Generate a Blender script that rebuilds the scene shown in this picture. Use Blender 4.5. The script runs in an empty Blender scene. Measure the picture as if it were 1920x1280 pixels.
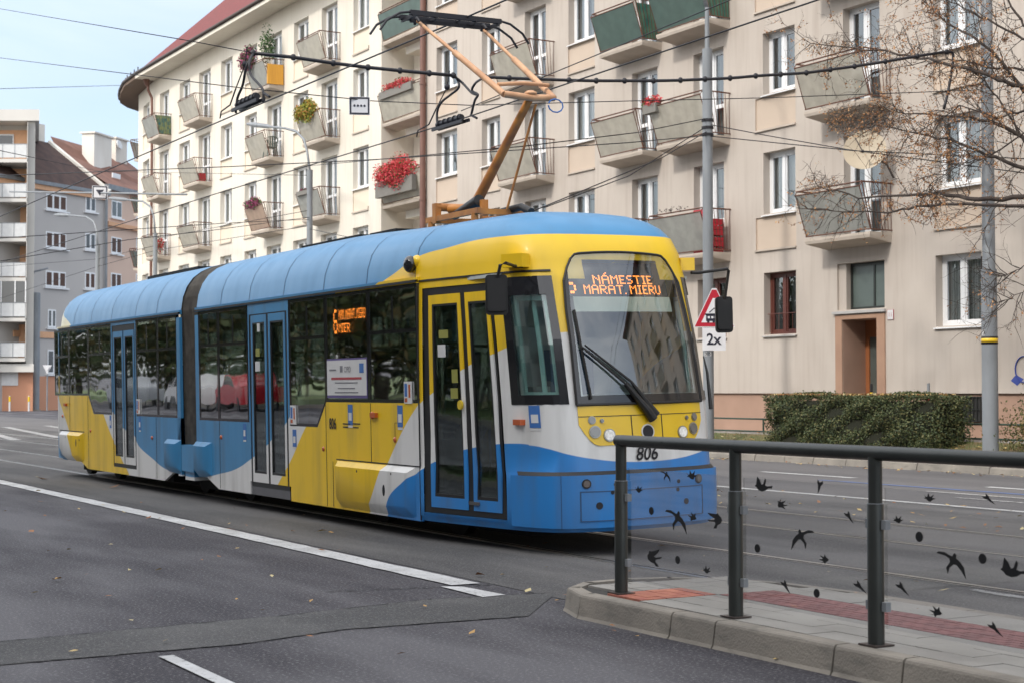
import bpy, bmesh, math, random
from mathutils import Vector, Matrix
R = math.radians
SC = bpy.context.scene
COL = SC.collection
random.seed(7)

# ------------------------------------------------------------------ camera, sky, sun
cd = bpy.data.cameras.new("camera"); cam = bpy.data.objects.new("camera", cd); COL.objects.link(cam)
cam.location = (0, 0, 1.46)
cam.rotation_euler = (R(90) + math.atan(95 / 3000.0), 0, R(60.2))
cd.sensor_width = 36; cd.lens = 56.25; cd.clip_end = 3000; cd.clip_start = 0.1
cd.dof.use_dof = True; cd.dof.focus_distance = 15.0; cd.dof.aperture_fstop = 5.0
SC.camera = cam
SUN_EL, SUN_AZ = R(40), math.atan2(0.22, -0.975)      # azimuth of the sun, from +Y towards +X
SKY_STRENGTH, SUN_STRENGTH, EXPOSURE = 0.15, 1.3, 0.66
w = bpy.data.worlds.new("World"); SC.world = w; w.use_nodes = True
nt = w.node_tree; nt.nodes.clear()
sky = nt.nodes.new('ShaderNodeTexSky'); sky.sky_type = 'NISHITA'; sky.sun_disc = False
sky.sun_elevation = SUN_EL; sky.sun_rotation = SUN_AZ % (2 * math.pi)
sky.air_density = 1.0; sky.dust_density = 1.5; sky.ozone_density = 1.0
bg = nt.nodes.new('ShaderNodeBackground'); bg.inputs['Strength'].default_value = SKY_STRENGTH
wo = nt.nodes.new('ShaderNodeOutputWorld')
tc = nt.nodes.new('ShaderNodeTexCoord'); mp = nt.nodes.new('ShaderNodeMapping')
mp.inputs['Scale'].default_value = (1.0, 1.0, 3.2)
mp.inputs['Rotation'].default_value = (0.25, 0.1, 0.5)
nz = nt.nodes.new('ShaderNodeTexNoise'); nz.inputs['Scale'].default_value = 2.6; nz.inputs['Detail'].default_value = 9
nz.inputs['Roughness'].default_value = 0.55; nz.inputs['Distortion'].default_value = 0.5
cr = nt.nodes.new('ShaderNodeValToRGB'); cr.color_ramp.elements[0].position = 0.36; cr.color_ramp.elements[1].position = 0.72
cr.color_ramp.elements[0].color = (0.35, 0.35, 0.35, 1); cr.color_ramp.elements[1].color = (0.92, 0.92, 0.92, 1)
mx = nt.nodes.new('ShaderNodeMixRGB'); mx.inputs['Color2'].default_value = (2.7, 3.05, 3.4, 1)
L = nt.links.new
# thin bright cloud: whiter and brighter towards the sun and overhead
dt = nt.nodes.new('ShaderNodeVectorMath'); dt.operation = 'DOT_PRODUCT'
dt.inputs[1].default_value = (math.sin(SUN_AZ) * .62, math.cos(SUN_AZ) * .62, .78)
dr = nt.nodes.new('ShaderNodeMapRange'); dr.inputs[1].default_value = -0.15; dr.inputs[2].default_value = 0.95
cc = nt.nodes.new('ShaderNodeMixRGB'); cc.inputs[1].default_value = (3.5, 4.05, 4.9, 1); cc.inputs[2].default_value = (15.5, 14.9, 13.9, 1)
L(tc.outputs['Generated'], dt.inputs[0]); L(dt.outputs['Value'], dr.inputs[0]); L(dr.outputs[0], cc.inputs[0]); L(cc.outputs[0], mx.inputs['Color2'])
L(tc.outputs['Generated'], mp.inputs['Vector']); L(mp.outputs[0], nz.inputs['Vector']); L(nz.outputs['Fac'], cr.inputs['Fac'])
L(cr.outputs['Color'], mx.inputs['Fac']); L(sky.outputs[0], mx.inputs['Color1']); L(mx.outputs[0], bg.inputs['Color']); L(bg.outputs[0], wo.inputs['Surface'])
sd = bpy.data.lights.new("sun", 'SUN'); sd.energy = SUN_STRENGTH; sd.angle = R(5); sd.color = (1, 0.95, 0.88)
so = bpy.data.objects.new("sun", sd); COL.objects.link(so)
sdir = Vector((math.sin(SUN_AZ) * math.cos(SUN_EL), math.cos(SUN_AZ) * math.cos(SUN_EL), math.sin(SUN_EL)))
so.rotation_euler = sdir.to_track_quat('Z', 'Y').to_euler(); so.location = (0, 0, 60)
SC.view_settings.view_transform = 'Standard'; SC.view_settings.look = 'None'
SC.view_settings.exposure = EXPOSURE; SC.view_settings.gamma = 1

# ------------------------------------------------------------------ helpers
def M(name, c, rough=0.6, metal=0.0, c2=None, scale=4.0, amt=0.5, detail=6, bump=0.0, bscale=None, spec=0.5, coat=0.0,
      stretch=(1, 1, 1), emit=None, ramp=(0.35, 0.65), dirt=None):
    m = bpy.data.materials.new(name); m.use_nodes = True; n = m.node_tree; p = n.nodes['Principled BSDF']
    p.inputs['Base Color'].default_value = (*c, 1); p.inputs['Roughness'].default_value = rough; p.inputs['Metallic'].default_value = metal
    p.inputs['Specular IOR Level'].default_value = spec; p.inputs['Coat Weight'].default_value = coat
    p.inputs['Coat Roughness'].default_value = 0.06
    if emit: p.inputs['Emission Color'].default_value = (*emit[0], 1); p.inputs['Emission Strength'].default_value = emit[1]
    if c2 is None: c2 = tuple(x * 0.82 for x in c); 
    t = n.nodes.new('ShaderNodeTexCoord'); mpn = n.nodes.new('ShaderNodeMapping'); mpn.inputs['Scale'].default_value = stretch
    a = n.nodes.new('ShaderNodeTexNoise'); a.inputs['Scale'].default_value = scale; a.inputs['Detail'].default_value = detail
    r = n.nodes.new('ShaderNodeMapRange'); r.inputs[1].default_value = ramp[0]; r.inputs[2].default_value = ramp[1]; r.inputs[4].default_value = amt
    x = n.nodes.new('ShaderNodeMixRGB'); x.inputs[1].default_value = (*c, 1); x.inputs[2].default_value = (*c2, 1)
    k = n.links.new
    k(t.outputs['Object'], mpn.inputs[0]); k(mpn.outputs[0], a.inputs['Vector']); k(a.outputs['Fac'], r.inputs[0]); k(r.outputs[0], x.inputs[0])
    out = x.outputs[0]
    if dirt:   # second, finer layer: (colour, scale, amount, stretch, low, high)
        mp2 = n.nodes.new('ShaderNodeMapping'); mp2.inputs['Scale'].default_value = dirt[3]
        b = n.nodes.new('ShaderNodeTexNoise'); b.inputs['Scale'].default_value = dirt[1]; b.inputs['Detail'].default_value = 5
        r2 = n.nodes.new('ShaderNodeMapRange'); r2.inputs[1].default_value = dirt[4]; r2.inputs[2].default_value = dirt[5]; r2.inputs[4].default_value = dirt[2]
        y = n.nodes.new('ShaderNodeMixRGB'); y.inputs[2].default_value = (*dirt[0], 1)
        k(t.outputs['Object'], mp2.inputs[0]); k(mp2.outputs[0], b.inputs['Vector']); k(b.outputs['Fac'], r2.inputs[0]); k(r2.outputs[0], y.inputs[0]); k(out, y.inputs[1])
        out = y.outputs[0]
    k(out, p.inputs['Base Color'])
    if bump:
        b = n.nodes.new('ShaderNodeTexNoise'); b.inputs['Scale'].default_value = bscale or scale * 8; b.inputs['Detail'].default_value = 4
        bp = n.nodes.new('ShaderNodeBump'); bp.inputs['Strength'].default_value = bump; bp.inputs['Distance'].default_value = 0.01
        k(t.outputs['Object'], b.inputs['Vector']); k(b.outputs['Fac'], bp.inputs['Height']); k(bp.outputs[0], p.inputs['Normal'])
    return m

def glassmat(name, tint, lo=0.1, hi=0.9, rough=0.0, gcol=(1, 1, 1), wav=.12):
    m = bpy.data.materials.new(name); m.use_nodes = True; n = m.node_tree; n.nodes.clear(); k = n.links.new
    o = n.nodes.new('ShaderNodeOutputMaterial'); t = n.nodes.new('ShaderNodeBsdfTransparent'); t.inputs[0].default_value = (*tint, 1)
    g = n.nodes.new('ShaderNodeBsdfGlossy'); g.inputs['Roughness'].default_value = rough; g.inputs['Color'].default_value = (*gcol, 1)
    f = n.nodes.new('ShaderNodeFresnel'); f.inputs['IOR'].default_value = 1.5
    r = n.nodes.new('ShaderNodeMapRange'); r.inputs[1].default_value = 0.04; r.inputs[2].default_value = 0.6; r.inputs[3].default_value = lo; r.inputs[4].default_value = hi
    x = n.nodes.new('ShaderNodeMixShader')
    k(f.outputs[0], r.inputs[0]); k(r.outputs[0], x.inputs[0]); k(t.outputs[0], x.inputs[1]); k(g.outputs[0], x.inputs[2]); k(x.outputs[0], o.inputs[0])
    # slightly uneven panes
    tcn = n.nodes.new('ShaderNodeTexCoord'); nn = n.nodes.new('ShaderNodeTexNoise'); nn.inputs['Scale'].default_value = 1.6; nn.inputs['Detail'].default_value = 1
    bp = n.nodes.new('ShaderNodeBump'); bp.inputs['Strength'].default_value = wav; bp.inputs['Distance'].default_value = 0.02
    k(tcn.outputs['Object'], nn.inputs['Vector']); k(nn.outputs['Fac'], bp.inputs['Height']); k(bp.outputs[0], g.inputs['Normal'])
    return m

def smooth(pts, k=5):
    P = [Vector(p) for p in pts]; out = []
    for i in range(len(P) - 1):
        a = P[max(i - 1, 0)]; b = P[i]; c = P[i + 1]; d = P[min(i + 2, len(P) - 1)]
        for j in range(k): t = j / k; out.append(.5 * ((2 * b) + (c - a) * t + (2 * a - 5 * b + 4 * c - d) * t * t + (3 * b - a - 3 * c + d) * t ** 3))
    return out + [P[-1]]
class MB:
    def __init__(s): s.v = []; s.f = []; s.mi = []; s.m = 0
    def add(s, vs, fs):
        b = len(s.v); s.v += [tuple(v) for v in vs]
        for f in fs: s.f.append([b + i for i in f]); s.mi.append(s.m)
        return s
    def box(s, x0, x1, y0, y1, z0, z1):
        return s.add([(x, y, z) for z in (z0, z1) for y in (y0, y1) for x in (x0, x1)],
                     [(0, 2, 3, 1), (4, 5, 7, 6), (0, 1, 5, 4), (2, 6, 7, 3), (0, 4, 6, 2), (1, 3, 7, 5)])
    def obox(s, c, ax, ay, az, hx, hy, hz):
        c = Vector(c); ax = Vector(ax).normalized() * hx; ay = Vector(ay).normalized() * hy; az = Vector(az).normalized() * hz
        return s.add([c + ax * i + ay * j + az * l for l in (-1, 1) for j in (-1, 1) for i in (-1, 1)],
                     [(0, 2, 3, 1), (4, 5, 7, 6), (0, 1, 5, 4), (2, 6, 7, 3), (0, 4, 6, 2), (1, 3, 7, 5)])
    def bar(s, a, b, w, h=None, upv=(0, 0, 1)):
        a = Vector(a); b = Vector(b); d = (b - a); u = Vector(upv)
        sd_ = d.cross(u)
        if sd_.length < 1e-6: sd_ = d.cross(Vector((0, 1, 0)))
        n = sd_.cross(d)
        return s.obox((a + b) / 2, d, sd_, n, d.length / 2, w / 2, (h or w) / 2)
    def poly(s, pts, e):
        """pts: planar outline, e: extrusion vector"""
        n = len(pts); e = Vector(e); A = [Vector(p) for p in pts]
        s.add(A + [a + e for a in A], [tuple(range(n - 1, -1, -1)), tuple(range(n, 2 * n))] + [(i, (i + 1) % n, n + (i + 1) % n, n + i) for i in range(n)])
        return s
    def tube(s, pts, r, n=8, cap=True):
        P = [Vector(p) for p in pts]; rs = r if isinstance(r, (list, tuple)) else [r] * len(P)
        rings = []; prev = None
        for i, p in enumerate(P):
            d = (P[min(i + 1, len(P) - 1)] - P[max(i - 1, 0)])
            if d.length < 1e-9: d = Vector((0, 0, 1))
            d.normalize()
            if prev is None:
                u = d.orthogonal().normalized()
            else:
                u = (prev - d * prev.dot(d))
                u = u.normalized() if u.length > 1e-6 else d.orthogonal().normalized()
            prev = u; v = d.cross(u)
            rings.append([p + (u * math.cos(2 * math.pi * j / n) + v * math.sin(2 * math.pi * j / n)) * rs[i] for j in range(n)])
        vs = [q for rg in rings for q in rg]; fs = []
        for i in range(len(P) - 1):
            for j in range(n):
                fs.append((i * n + j, i * n + (j + 1) % n, (i + 1) * n + (j + 1) % n, (i + 1) * n + j))
        if cap: fs.append(tuple(range(n - 1, -1, -1))); fs.append(tuple((len(P) - 1) * n + j for j in range(n)))
        return s.add(vs, fs)
    def quad(s, a, b, c, d): return s.add([a, b, c, d], [(0, 1, 2, 3)])
    def disc(s, c, nrm, r, t=0.01, n=20):
        c = Vector(c); nv = Vector(nrm).normalized() * t
        return s.tube([c, c + nv], r, n)
    def ball(s, c, r, sx=1, sy=1, sz=1, n=8, m_=6):
        vs = []; fs = []
        for i in range(m_ + 1):
            th = math.pi * i / m_
            for j in range(n):
                ph = 2 * math.pi * j / n
                vs.append((c[0] + r * sx * math.sin(th) * math.cos(ph), c[1] + r * sy * math.sin(th) * math.sin(ph), c[2] + r * sz * math.cos(th)))
        for i in range(m_):
            for j in range(n): fs.append((i * n + j, (i + 1) * n + j, (i + 1) * n + (j + 1) % n, i * n + (j + 1) % n))
        return s.add(vs, fs)
    def leaf(s, c, size, rnd=random):
        a = Vector((rnd.gauss(0, 1), rnd.gauss(0, 1), rnd.gauss(0, 1))).normalized(); b = a.orthogonal().normalized()
        b = (Matrix.Rotation(rnd.uniform(0, 6.28), 3, a) @ b); c = Vector(c); a = a * size; b = b * size * 0.55
        return s.add([c - a, c + b, c + a, c - b], [(0, 1, 2, 3)])
    def mesh(s, name, mats, off=(0, 0, 0), smooth=False):
        me = bpy.data.meshes.new(name); o = Vector(off)
        me.from_pydata([tuple(Vector(v) - o) for v in s.v], [], s.f)
        for m in (mats if isinstance(mats, (list, tuple)) else [mats]): me.materials.append(m)
        if any(s.mi): me.polygons.foreach_set('material_index', s.mi)
        if smooth: me.polygons.foreach_set('use_smooth', [True] * len(me.polygons))
        me.update(); return me
    def build(s, name, mats, parent=None, smooth=False, loc=None, auto=False, **tg):
        """vertices are in world axes; children are stored relative to their parent's origin"""
        off = Vector((0, 0, 0)); q = parent
        while q is not None: off += q.location; q = q.parent
        if loc is not None: lo = Vector(loc); base = lo
        else: lo = off; base = off
        me = s.mesh(name, mats, base, smooth)
        if auto:
            bm = bmesh.new(); bm.from_mesh(me)
            bmesh.ops.remove_doubles(bm, verts=bm.verts, dist=1e-5)
            bmesh.ops.recalc_face_normals(bm, faces=bm.faces)
            for e in bm.edges:
                if len(e.link_faces) == 2 and e.calc_face_angle(0) > R(38): e.smooth = False
            for f in bm.faces: f.smooth = True
            bm.to_mesh(me); bm.free()
        o = bpy.data.objects.new(name, me); COL.objects.link(o)
        if parent: o.parent = parent; o.location = lo - off; KID.setdefault(parent.name, []).append(o)
        else: o.location = lo
        tag(o, **tg); return o

def build_each(mb, name, mats, parent=None, **kw):
    """one object per connected piece of the collected geometry"""
    par = list(range(len(mb.v)))
    def find(i):
        while par[i] != i: par[i] = par[par[i]]; i = par[i]
        return i
    for f in mb.f:
        for j in f[1:]: par[find(j)] = find(f[0])
    groups = {}
    for fi, f in enumerate(mb.f): groups.setdefault(find(f[0]), []).append(fi)
    out = []
    for fs in groups.values():
        q = MB(); mp_ = {}
        for fi in fs:
            for i in mb.f[fi]:
                if i not in mp_: mp_[i] = len(q.v); q.v.append(mb.v[i])
            q.f.append([mp_[i] for i in mb.f[fi]]); q.mi.append(mb.mi[fi])
        out.append(q.build(name, mats, parent, **kw))
    return out[0]
def tag(o, label=None, cat=None, group=None, kind=None):
    if label: o['label'] = label
    if cat: o['category'] = cat
    if group: o['group'] = group
    if kind: o['kind'] = kind
    return o
def empty(name, loc, label=None, cat=None, group=None, kind=None, parent=None):
    o = bpy.data.objects.new(name, None); COL.objects.link(o); o.location = loc; o.empty_display_size = 0.2
    if parent: o.parent = parent
    return tag(o, label, cat, group, kind)
def kids(o): return [c for c in bpy.data.objects if c.parent == o]
def copy_tree(o, parent=None, loc=None, lib=None):
    c = o.copy(); COL.objects.link(c); c.parent = parent
    if loc is not None: c.location = Vector(loc)
    for ch in KID.get(o.name, []): copy_tree(ch, c)
    return c
KID = {}

def textmb(mb, body, size, origin, ux, uy, extr=0.004, bold=0.0, shear=0.0, align='LEFT', sx=1.0):
    cu = bpy.data.curves.new('t', 'FONT'); cu.body = body; cu.size = 1; cu.offset = bold; cu.align_x = align; cu.shear = shear; cu.resolution_u = 3
    ob = bpy.data.objects.new('t', cu); COL.objects.link(ob); dg = bpy.context.evaluated_depsgraph_get(); dg.update()
    me = bpy.data.meshes.new_from_object(ob.evaluated_get(dg))
    o = Vector(origin); ux = Vector(ux).normalized(); uy = Vector(uy).normalized(); nn = ux.cross(uy)
    vs = [o + ux * v.co.x * size * sx + uy * v.co.y * size + nn * extr for v in me.vertices]
    mb.add(vs, [tuple(p.vertices) for p in me.polygons])
    bpy.data.objects.remove(ob); bpy.data.meshes.remove(me); bpy.data.curves.remove(cu)
    return mb

# view geometry used only to turn measured bearings into points on real planes
CAMP = Vector((0, 0, 1.46)); _y = R(60.2); _p = math.atan(95 / 3000.0)
FW = Vector((-math.sin(_y) * math.cos(_p), math.cos(_y) * math.cos(_p), math.sin(_p))); RT = Vector((math.cos(_y), math.sin(_y), 0)); UP = RT.cross(FW)
def ray(px, py): return FW + RT * ((px - 960) / 3000) + UP * ((640 - py) / 3000)
def atY(px, py, y): r = ray(px, py); return CAMP + r * (y / r.y)
def atZ(px, py, z=0): r = ray(px, py); return CAMP + r * ((z - 1.46) / r.z)
def atD(px, py, d): return CAMP + ray(px, py) * d

# ------------------------------------------------------------------ materials
m_asph = M("asphalt", (0.024, 0.021, 0.029), 0.78, c2=(0.092, 0.089, 0.099), scale=0.5, amt=1.0, detail=12, bump=0.9, bscale=120, dirt=((0.22, 0.22, 0.225), 48, 0.6, (1, 1, 1), 0.55, 0.66), stretch=(0.45, 1.7, 1), ramp=(.42, .60))
m_bed = M("tramway_asphalt", (0.105, 0.102, 0.102), 0.85, c2=(0.05, 0.049, 0.052), scale=0.6, amt=1.0, detail=12, bump=0.8, bscale=110, stretch=(0.35, 1.8, 1), ramp=(.40, .62), dirt=((0.25, 0.25, 0.24), 60, 0.5, (1, 1, 1), 0.54, 0.68))
m_patch = M("patched_asphalt", (0.082, 0.081, 0.083), 0.85, c2=(0.05, 0.05, 0.053), scale=0.9, detail=12, bump=0.9, bscale=130, ramp=(.4, .6), amt=1, dirt=((0.22, 0.22, 0.21), 70, 0.5, (1, 1, 1), 0.53, 0.66))
m_gap = M("tar_joint", (0.012, 0.012, 0.013), 0.8)
m_paint = M("road_paint", (0.55, 0.56, 0.57), 0.7, c2=(0.3, 0.3, 0.3), scale=2.5, amt=0.6, bump=0.4, bscale=90, dirt=((0.1, 0.1, 0.1), 30, 0.8, (1, 1, 1), 0.6, 0.68))
m_paint2 = M("worn_road_paint", (0.42, 0.42, 0.42), 0.7, c2=(0.2, 0.2, 0.2), scale=1.5, amt=0.8, dirt=((0.1, 0.1, 0.1), 14, 0.9, (1, 1, 1), 0.52, 0.62))
m_bluep = M("blue_road_paint", (0.09, 0.15, 0.33), 0.7, c2=(0.08, 0.09, 0.12), scale=3, amt=0.7)
m_rail = M("rail_steel", (0.5, 0.49, 0.47), 0.3, 0.85)
m_groove = M("rail_groove", (0.02, 0.018, 0.017), 0.9)
m_kerb = M("kerb_concrete", (0.27, 0.245, 0.21), 0.85, c2=(0.18, 0.165, 0.145), scale=2.2, amt=0.8, bump=0.5, bscale=70, dirt=((0.1, 0.095, 0.085), 5, 0.6, (1, 1, 3), 0.55, 0.75))
m_slabs = M("paving_slab", (0.29, 0.28, 0.26), 0.85, c2=(0.2, 0.19, 0.175), scale=1.7, amt=0.8, bump=0.4, bscale=80)
m_red = M("red_tactile_paving", (0.24, 0.085, 0.08), 0.8, c2=(0.16, 0.06, 0.058), scale=6, amt=0.8, bump=0.5, bscale=60)
m_red2 = M("terracotta_paving", (0.42, 0.16, 0.1), 0.8, c2=(0.3, 0.09, 0.07), scale=8, amt=0.8, bump=0.6, bscale=50)
m_mortar = M("paving_joint", (0.04, 0.038, 0.035), 0.9)
m_rail_paint = M("railing_paint", (0.034, 0.038, 0.036), 0.36, 0.35, c2=(0.05, 0.054, 0.05), scale=5, amt=0.6, bump=0.05)
m_black = M("black_vinyl", (0.006, 0.006, 0.007), 0.5)
m_railglass = glassmat("railing_glass", (0.985, 0.99, 0.99), 0.004, 0.3)
m_plA = M("cream_render", (0.745, 0.70, 0.615), 0.9, c2=(0.68, 0.63, 0.545), scale=0.5, amt=0.8, bump=0.3, bscale=60, dirt=((0.52, 0.44, 0.36), 2.6, 0.35, (3, 1, 0.16), 0.52, 0.76))
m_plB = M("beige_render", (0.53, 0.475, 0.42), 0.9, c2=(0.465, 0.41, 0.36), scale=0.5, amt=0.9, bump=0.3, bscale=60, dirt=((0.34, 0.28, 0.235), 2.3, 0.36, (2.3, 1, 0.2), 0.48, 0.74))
m_apron = M("apron_render", (0.56, 0.46, 0.37), 0.9, c2=(0.49, 0.4, 0.32), scale=1.0, amt=0.6, bump=0.3, bscale=60)
m_apronA = M("cream_apron_render", (0.75, 0.665, 0.54), 0.9, c2=(0.70, 0.61, 0.49), scale=1.0, amt=0.6, bump=0.3, bscale=60)
m_soffit = M("slab_concrete", (0.55, 0.48, 0.41), 0.9, c2=(0.42, 0.36, 0.3), scale=1.5, amt=0.8, bump=0.3)
m_plinth = M("brown_plinth_render", (0.42, 0.27, 0.2), 0.9, c2=(0.34, 0.22, 0.16), scale=1, amt=0.8, bump=0.3)
m_white = M("white_window_frame", (0.8, 0.81, 0.82), 0.4, c2=(0.72, 0.73, 0.74), scale=3)
m_brownf = M("brown_window_frame", (0.12, 0.035, 0.025), 0.5)
m_sill = M("tin_sill", (0.5, 0.48, 0.46), 0.5, 0.3)
m_pane = glassmat("window_pane", (0.85, 0.9, 0.92), 0.14, 0.9, gcol=(0.9, 0.96, 1.0))
m_rust = M("brown_rail_paint", (0.16, 0.07, 0.045), 0.6, 0.2, c2=(0.1, 0.05, 0.035), scale=8, amt=0.8)
m_tile = M("red_roof_tiles", (0.19, 0.04, 0.04), 0.9, c2=(0.11, 0.032, 0.03), scale=9, amt=0.9, bump=0.5, bscale=12)
m_gutter = M("dark_gutter", (0.07, 0.055, 0.05), 0.5, 0.4)
m_pipe = M("brown_downpipe", (0.21, 0.11, 0.085), 0.5, 0.3, c2=(0.15, 0.08, 0.065), scale=3)
m_pole = M("galvanised_pole", (0.27, 0.29, 0.31), 0.55, 0.2, c2=(0.2, 0.215, 0.23), scale=2.5, amt=0.8, stretch=(1, 1, 0.4), dirt=((0.12, 0.11, 0.1), 6, 0.5, (1, 1, 0.3), 0.6, 0.8))
m_wire = M("dark_wire", (0.03, 0.03, 0.035), 0.6, 0.3)
m_cable = M("black_cable", (0.012, 0.012, 0.018), 0.5)
def curtainmat():
    m = bpy.data.materials.new("curtain"); m.use_nodes = True; n = m.node_tree; p = n.nodes['Principled BSDF']; k = n.links.new
    t = n.nodes.new('ShaderNodeTexCoord'); oi = n.nodes.new('ShaderNodeObjectInfo')
    wv = n.nodes.new('ShaderNodeTexWave'); wv.inputs['Scale'].default_value = 4.5; wv.inputs['Distortion'].default_value = 1.5; wv.inputs['Detail'].default_value = 2
    r = n.nodes.new('ShaderNodeValToRGB'); e = r.color_ramp.elements; e[0].position = 0.0; e[0].color = (0.16, 0.165, 0.17, 1); e[1].position = 1.0; e[1].color = (0.62, 0.62, 0.6, 1)
    q = e.new(0.4); q.color = (0.34, 0.34, 0.33, 1)
    x = n.nodes.new('ShaderNodeMixRGB'); x.blend_type = 'MULTIPLY'; x.inputs[0].default_value = 0.45
    k(t.outputs['Object'], wv.inputs['Vector']); k(oi.outputs['Random'], r.inputs[0]); k(r.outputs[0], x.inputs[1]); k(wv.outputs['Color'], x.inputs[2]); k(x.outputs[0], p.inputs['Base Color'])
    p.inputs['Roughness'].default_value = 0.9; return m
m_curt = curtainmat()
m_dark = M("dark_room", (0.03, 0.03, 0.03), 0.9)
m_wc = {}

# ------------------------------------------------------------------ ground, road, track
g = MB(); g.quad((-700, -300, 0), (400, -300, 0), (400, 700, 0), (-700, 700, 0)); g.build('ground', m_asph, kind='structure')
g = MB(); g.quad((-140, 5.95, 0.004), (40, 5.95, 0.004), (40, 15.1, 0.004), (-140, 15.1, 0.004)); g.build('tram_lane', m_bed, kind='structure')
m_far = M('far_lane_asphalt', (0.13, 0.126, 0.13), 0.85, c2=(0.09, 0.088, 0.093), scale=0.5, amt=0.9, bump=0.8, bscale=110, stretch=(0.3, 1.6, 1), dirt=((0.2, 0.2, 0.2), 80, 0.4, (1, 1, 1), 0.56, 0.72))
g = MB(); g.quad((-140, 15.1, 0.004), (60, 15.1, 0.004), (60, 21.6, 0.004), (-140, 21.6, 0.004)); g.build('far_lane', m_far, kind='structure')
for nm_, y0, y1, x0, x1, mt in (('lane_marking', 15.06, 15.22, -60, 30, m_paint), ('lane_marking', 18.55, 18.72, -23.3, -20.8, m_paint), ('lane_marking', 18.55, 18.72, -17.8, -14.8, m_paint),
                                ('lane_marking', 17.62, 17.78, -20.6, 5, m_bluep), ('lane_marking', 16.98, 17.14, -17.5, 5, m_paint2), ('lane_marking', 16.3, 16.44, -16.2, 5, m_paint2)):
    MB().quad((x0, y0, 0.009), (x1, y0, 0.009), (x1, y1, 0.009), (x0, y1, 0.009)).build(nm_, mt, kind='structure')
# near solid line (two passes of paint, slightly ragged) and dash
rn = random.Random(3)
g = MB(); N = 240; xs = [-60 + (60 - 10.75) * i / N for i in range(N + 1)]
lo = [(x, 5.63 + 0.00 + rn.uniform(-.008, .008), 0.009) for x in xs]; hi = [(x, 5.875 + rn.uniform(-.01, .01), 0.009) for x in xs]
for i in range(N): g.quad(lo[i], lo[i + 1], hi[i + 1], hi[i])
g.quad((-10.72, 5.52, .009), (-10.02, 5.50, .009), (-10.05, 5.70, .009), (-10.62, 5.66, .009))
g.build('lane_marking', m_paint, kind='structure')
MB().quad((-8.66, 2.715, .009), (-5.2, 2.715, .009), (-5.2, 2.80, .009), (-8.66, 2.80, .009)).build('lane_marking', m_paint, kind='structure')
g = MB(); tr_u = [(-9.2, -3), (-9.659, 2.08), (-9.87, 3.96), (-10.12, 5.1), (-10.0, 6.1)]; tr_l = [(-8.5, -3), (-8.83, 1.9), (-8.87, 3.26), (-9.1, 4.04), (-9.04, 5.3)]
for i in range(4): g.quad((*tr_u[i], .005), (*tr_l[i], .005), (*tr_l[i + 1], .005), (*tr_u[i + 1], .005))
g.build('asphalt_patch', m_patch, kind='structure')
g = MB()
def crack(pts, w_, seed):
    rr = random.Random(seed); P = []
    for a, b in zip(pts, pts[1:]):
        for i in range(24): f_ = i / 24; P.append((a[0] + (b[0] - a[0]) * f_ + rr.gauss(0, .012), a[1] + (b[1] - a[1]) * f_ + rr.gauss(0, .006)))
    for a, b in zip(P, P[1:]):
        ww = w_ * rr.uniform(.3, 1.5); g.quad((a[0], a[1], .0075), (b[0], b[1], .0075), (b[0] + ww, b[1], .0075), (a[0] + ww, a[1], .0075))
crack(tr_u, .012, 1); crack(tr_l, .009, 2); crack([(-10.9, 4.6), (-10.75, 5.45), (-10.65, 5.95)], .02, 4); crack([(-20, 4.1), (-13, 3.2), (-11, 3.4)], .008, 5)
g.build('asphalt_crack', m_gap, kind='structure')
g = MB()
for a, b in (((-69, 14.8), (-52, 12.8)), ((-71, 17), (-54, 14.9)), ((-74, 19), (-57, 17)), ((-66, 13), (-50, 11))):
    g.quad((a[0], a[1], .012), (b[0], b[1], .012), (b[0] + .2, b[1] + .32, .012), (a[0] + .2, a[1] + .32, .012))
g.build('zebra_crossing', m_paint2, kind='structure')
g = MB(); g2 = MB()
for y in (7.58, 9.05, 10.98, 12.47):
    g.box(-150, 60, y - .028, y + .028, -.05, .011); s_ = 1 if y in (7.58, 10.98) else -1
    g2.box(-150, 60, y + s_ * .03, y + s_ * .075, -.05, .0085); g.box(-150, 60, y + s_ * .076, y + s_ * .092, -.05, .0105)
tk = g.build('tram_track', m_rail, kind='structure'); g2.build('rail_groove', m_groove, tk)

# far kerb, verge and pavement
g = MB(); rn = random.Random(5); x = -78
while x < 45:
    l = rn.uniform(.85, 1.0); dz = rn.uniform(-.015, .015); dy = rn.uniform(-.02, .02)
    g.poly([(x, 21.5 + dy, 0), (x, 21.53 + dy, .12 + dz), (x, 21.57 + dy, .15 + dz), (x, 21.78, .15 + dz), (x, 21.78, 0)], (l - .012, 0, 0)); x += l
g.build('far_kerb', m_kerb, kind='structure')
m_grass = M("verge_turf", (0.09, 0.11, 0.04), 0.95, c2=(0.17, 0.12, 0.06), scale=2.2, amt=1, bump=1, bscale=40)
m_path = M("path_asphalt", (0.3, 0.28, 0.26), 0.9, c2=(0.22, 0.2, 0.185), scale=1.5, amt=.8)
prof = [(21.78, .14), (22.1, .2), (22.6, .33), (23.3, .5)]
g = MB()
for a, b in zip(prof, prof[1:]): g.quad((-80, a[0], a[1]), (60, a[0], a[1]), (60, b[0], b[1]), (-80, b[0], b[1]))
g.build('verge', m_grass, kind='structure')
MB().quad((-80, 23.3, .5), (60, 23.3, .5), (60, 30, .62), (-80, 30, .62)).build('pavement', m_path, kind='structure')

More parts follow.
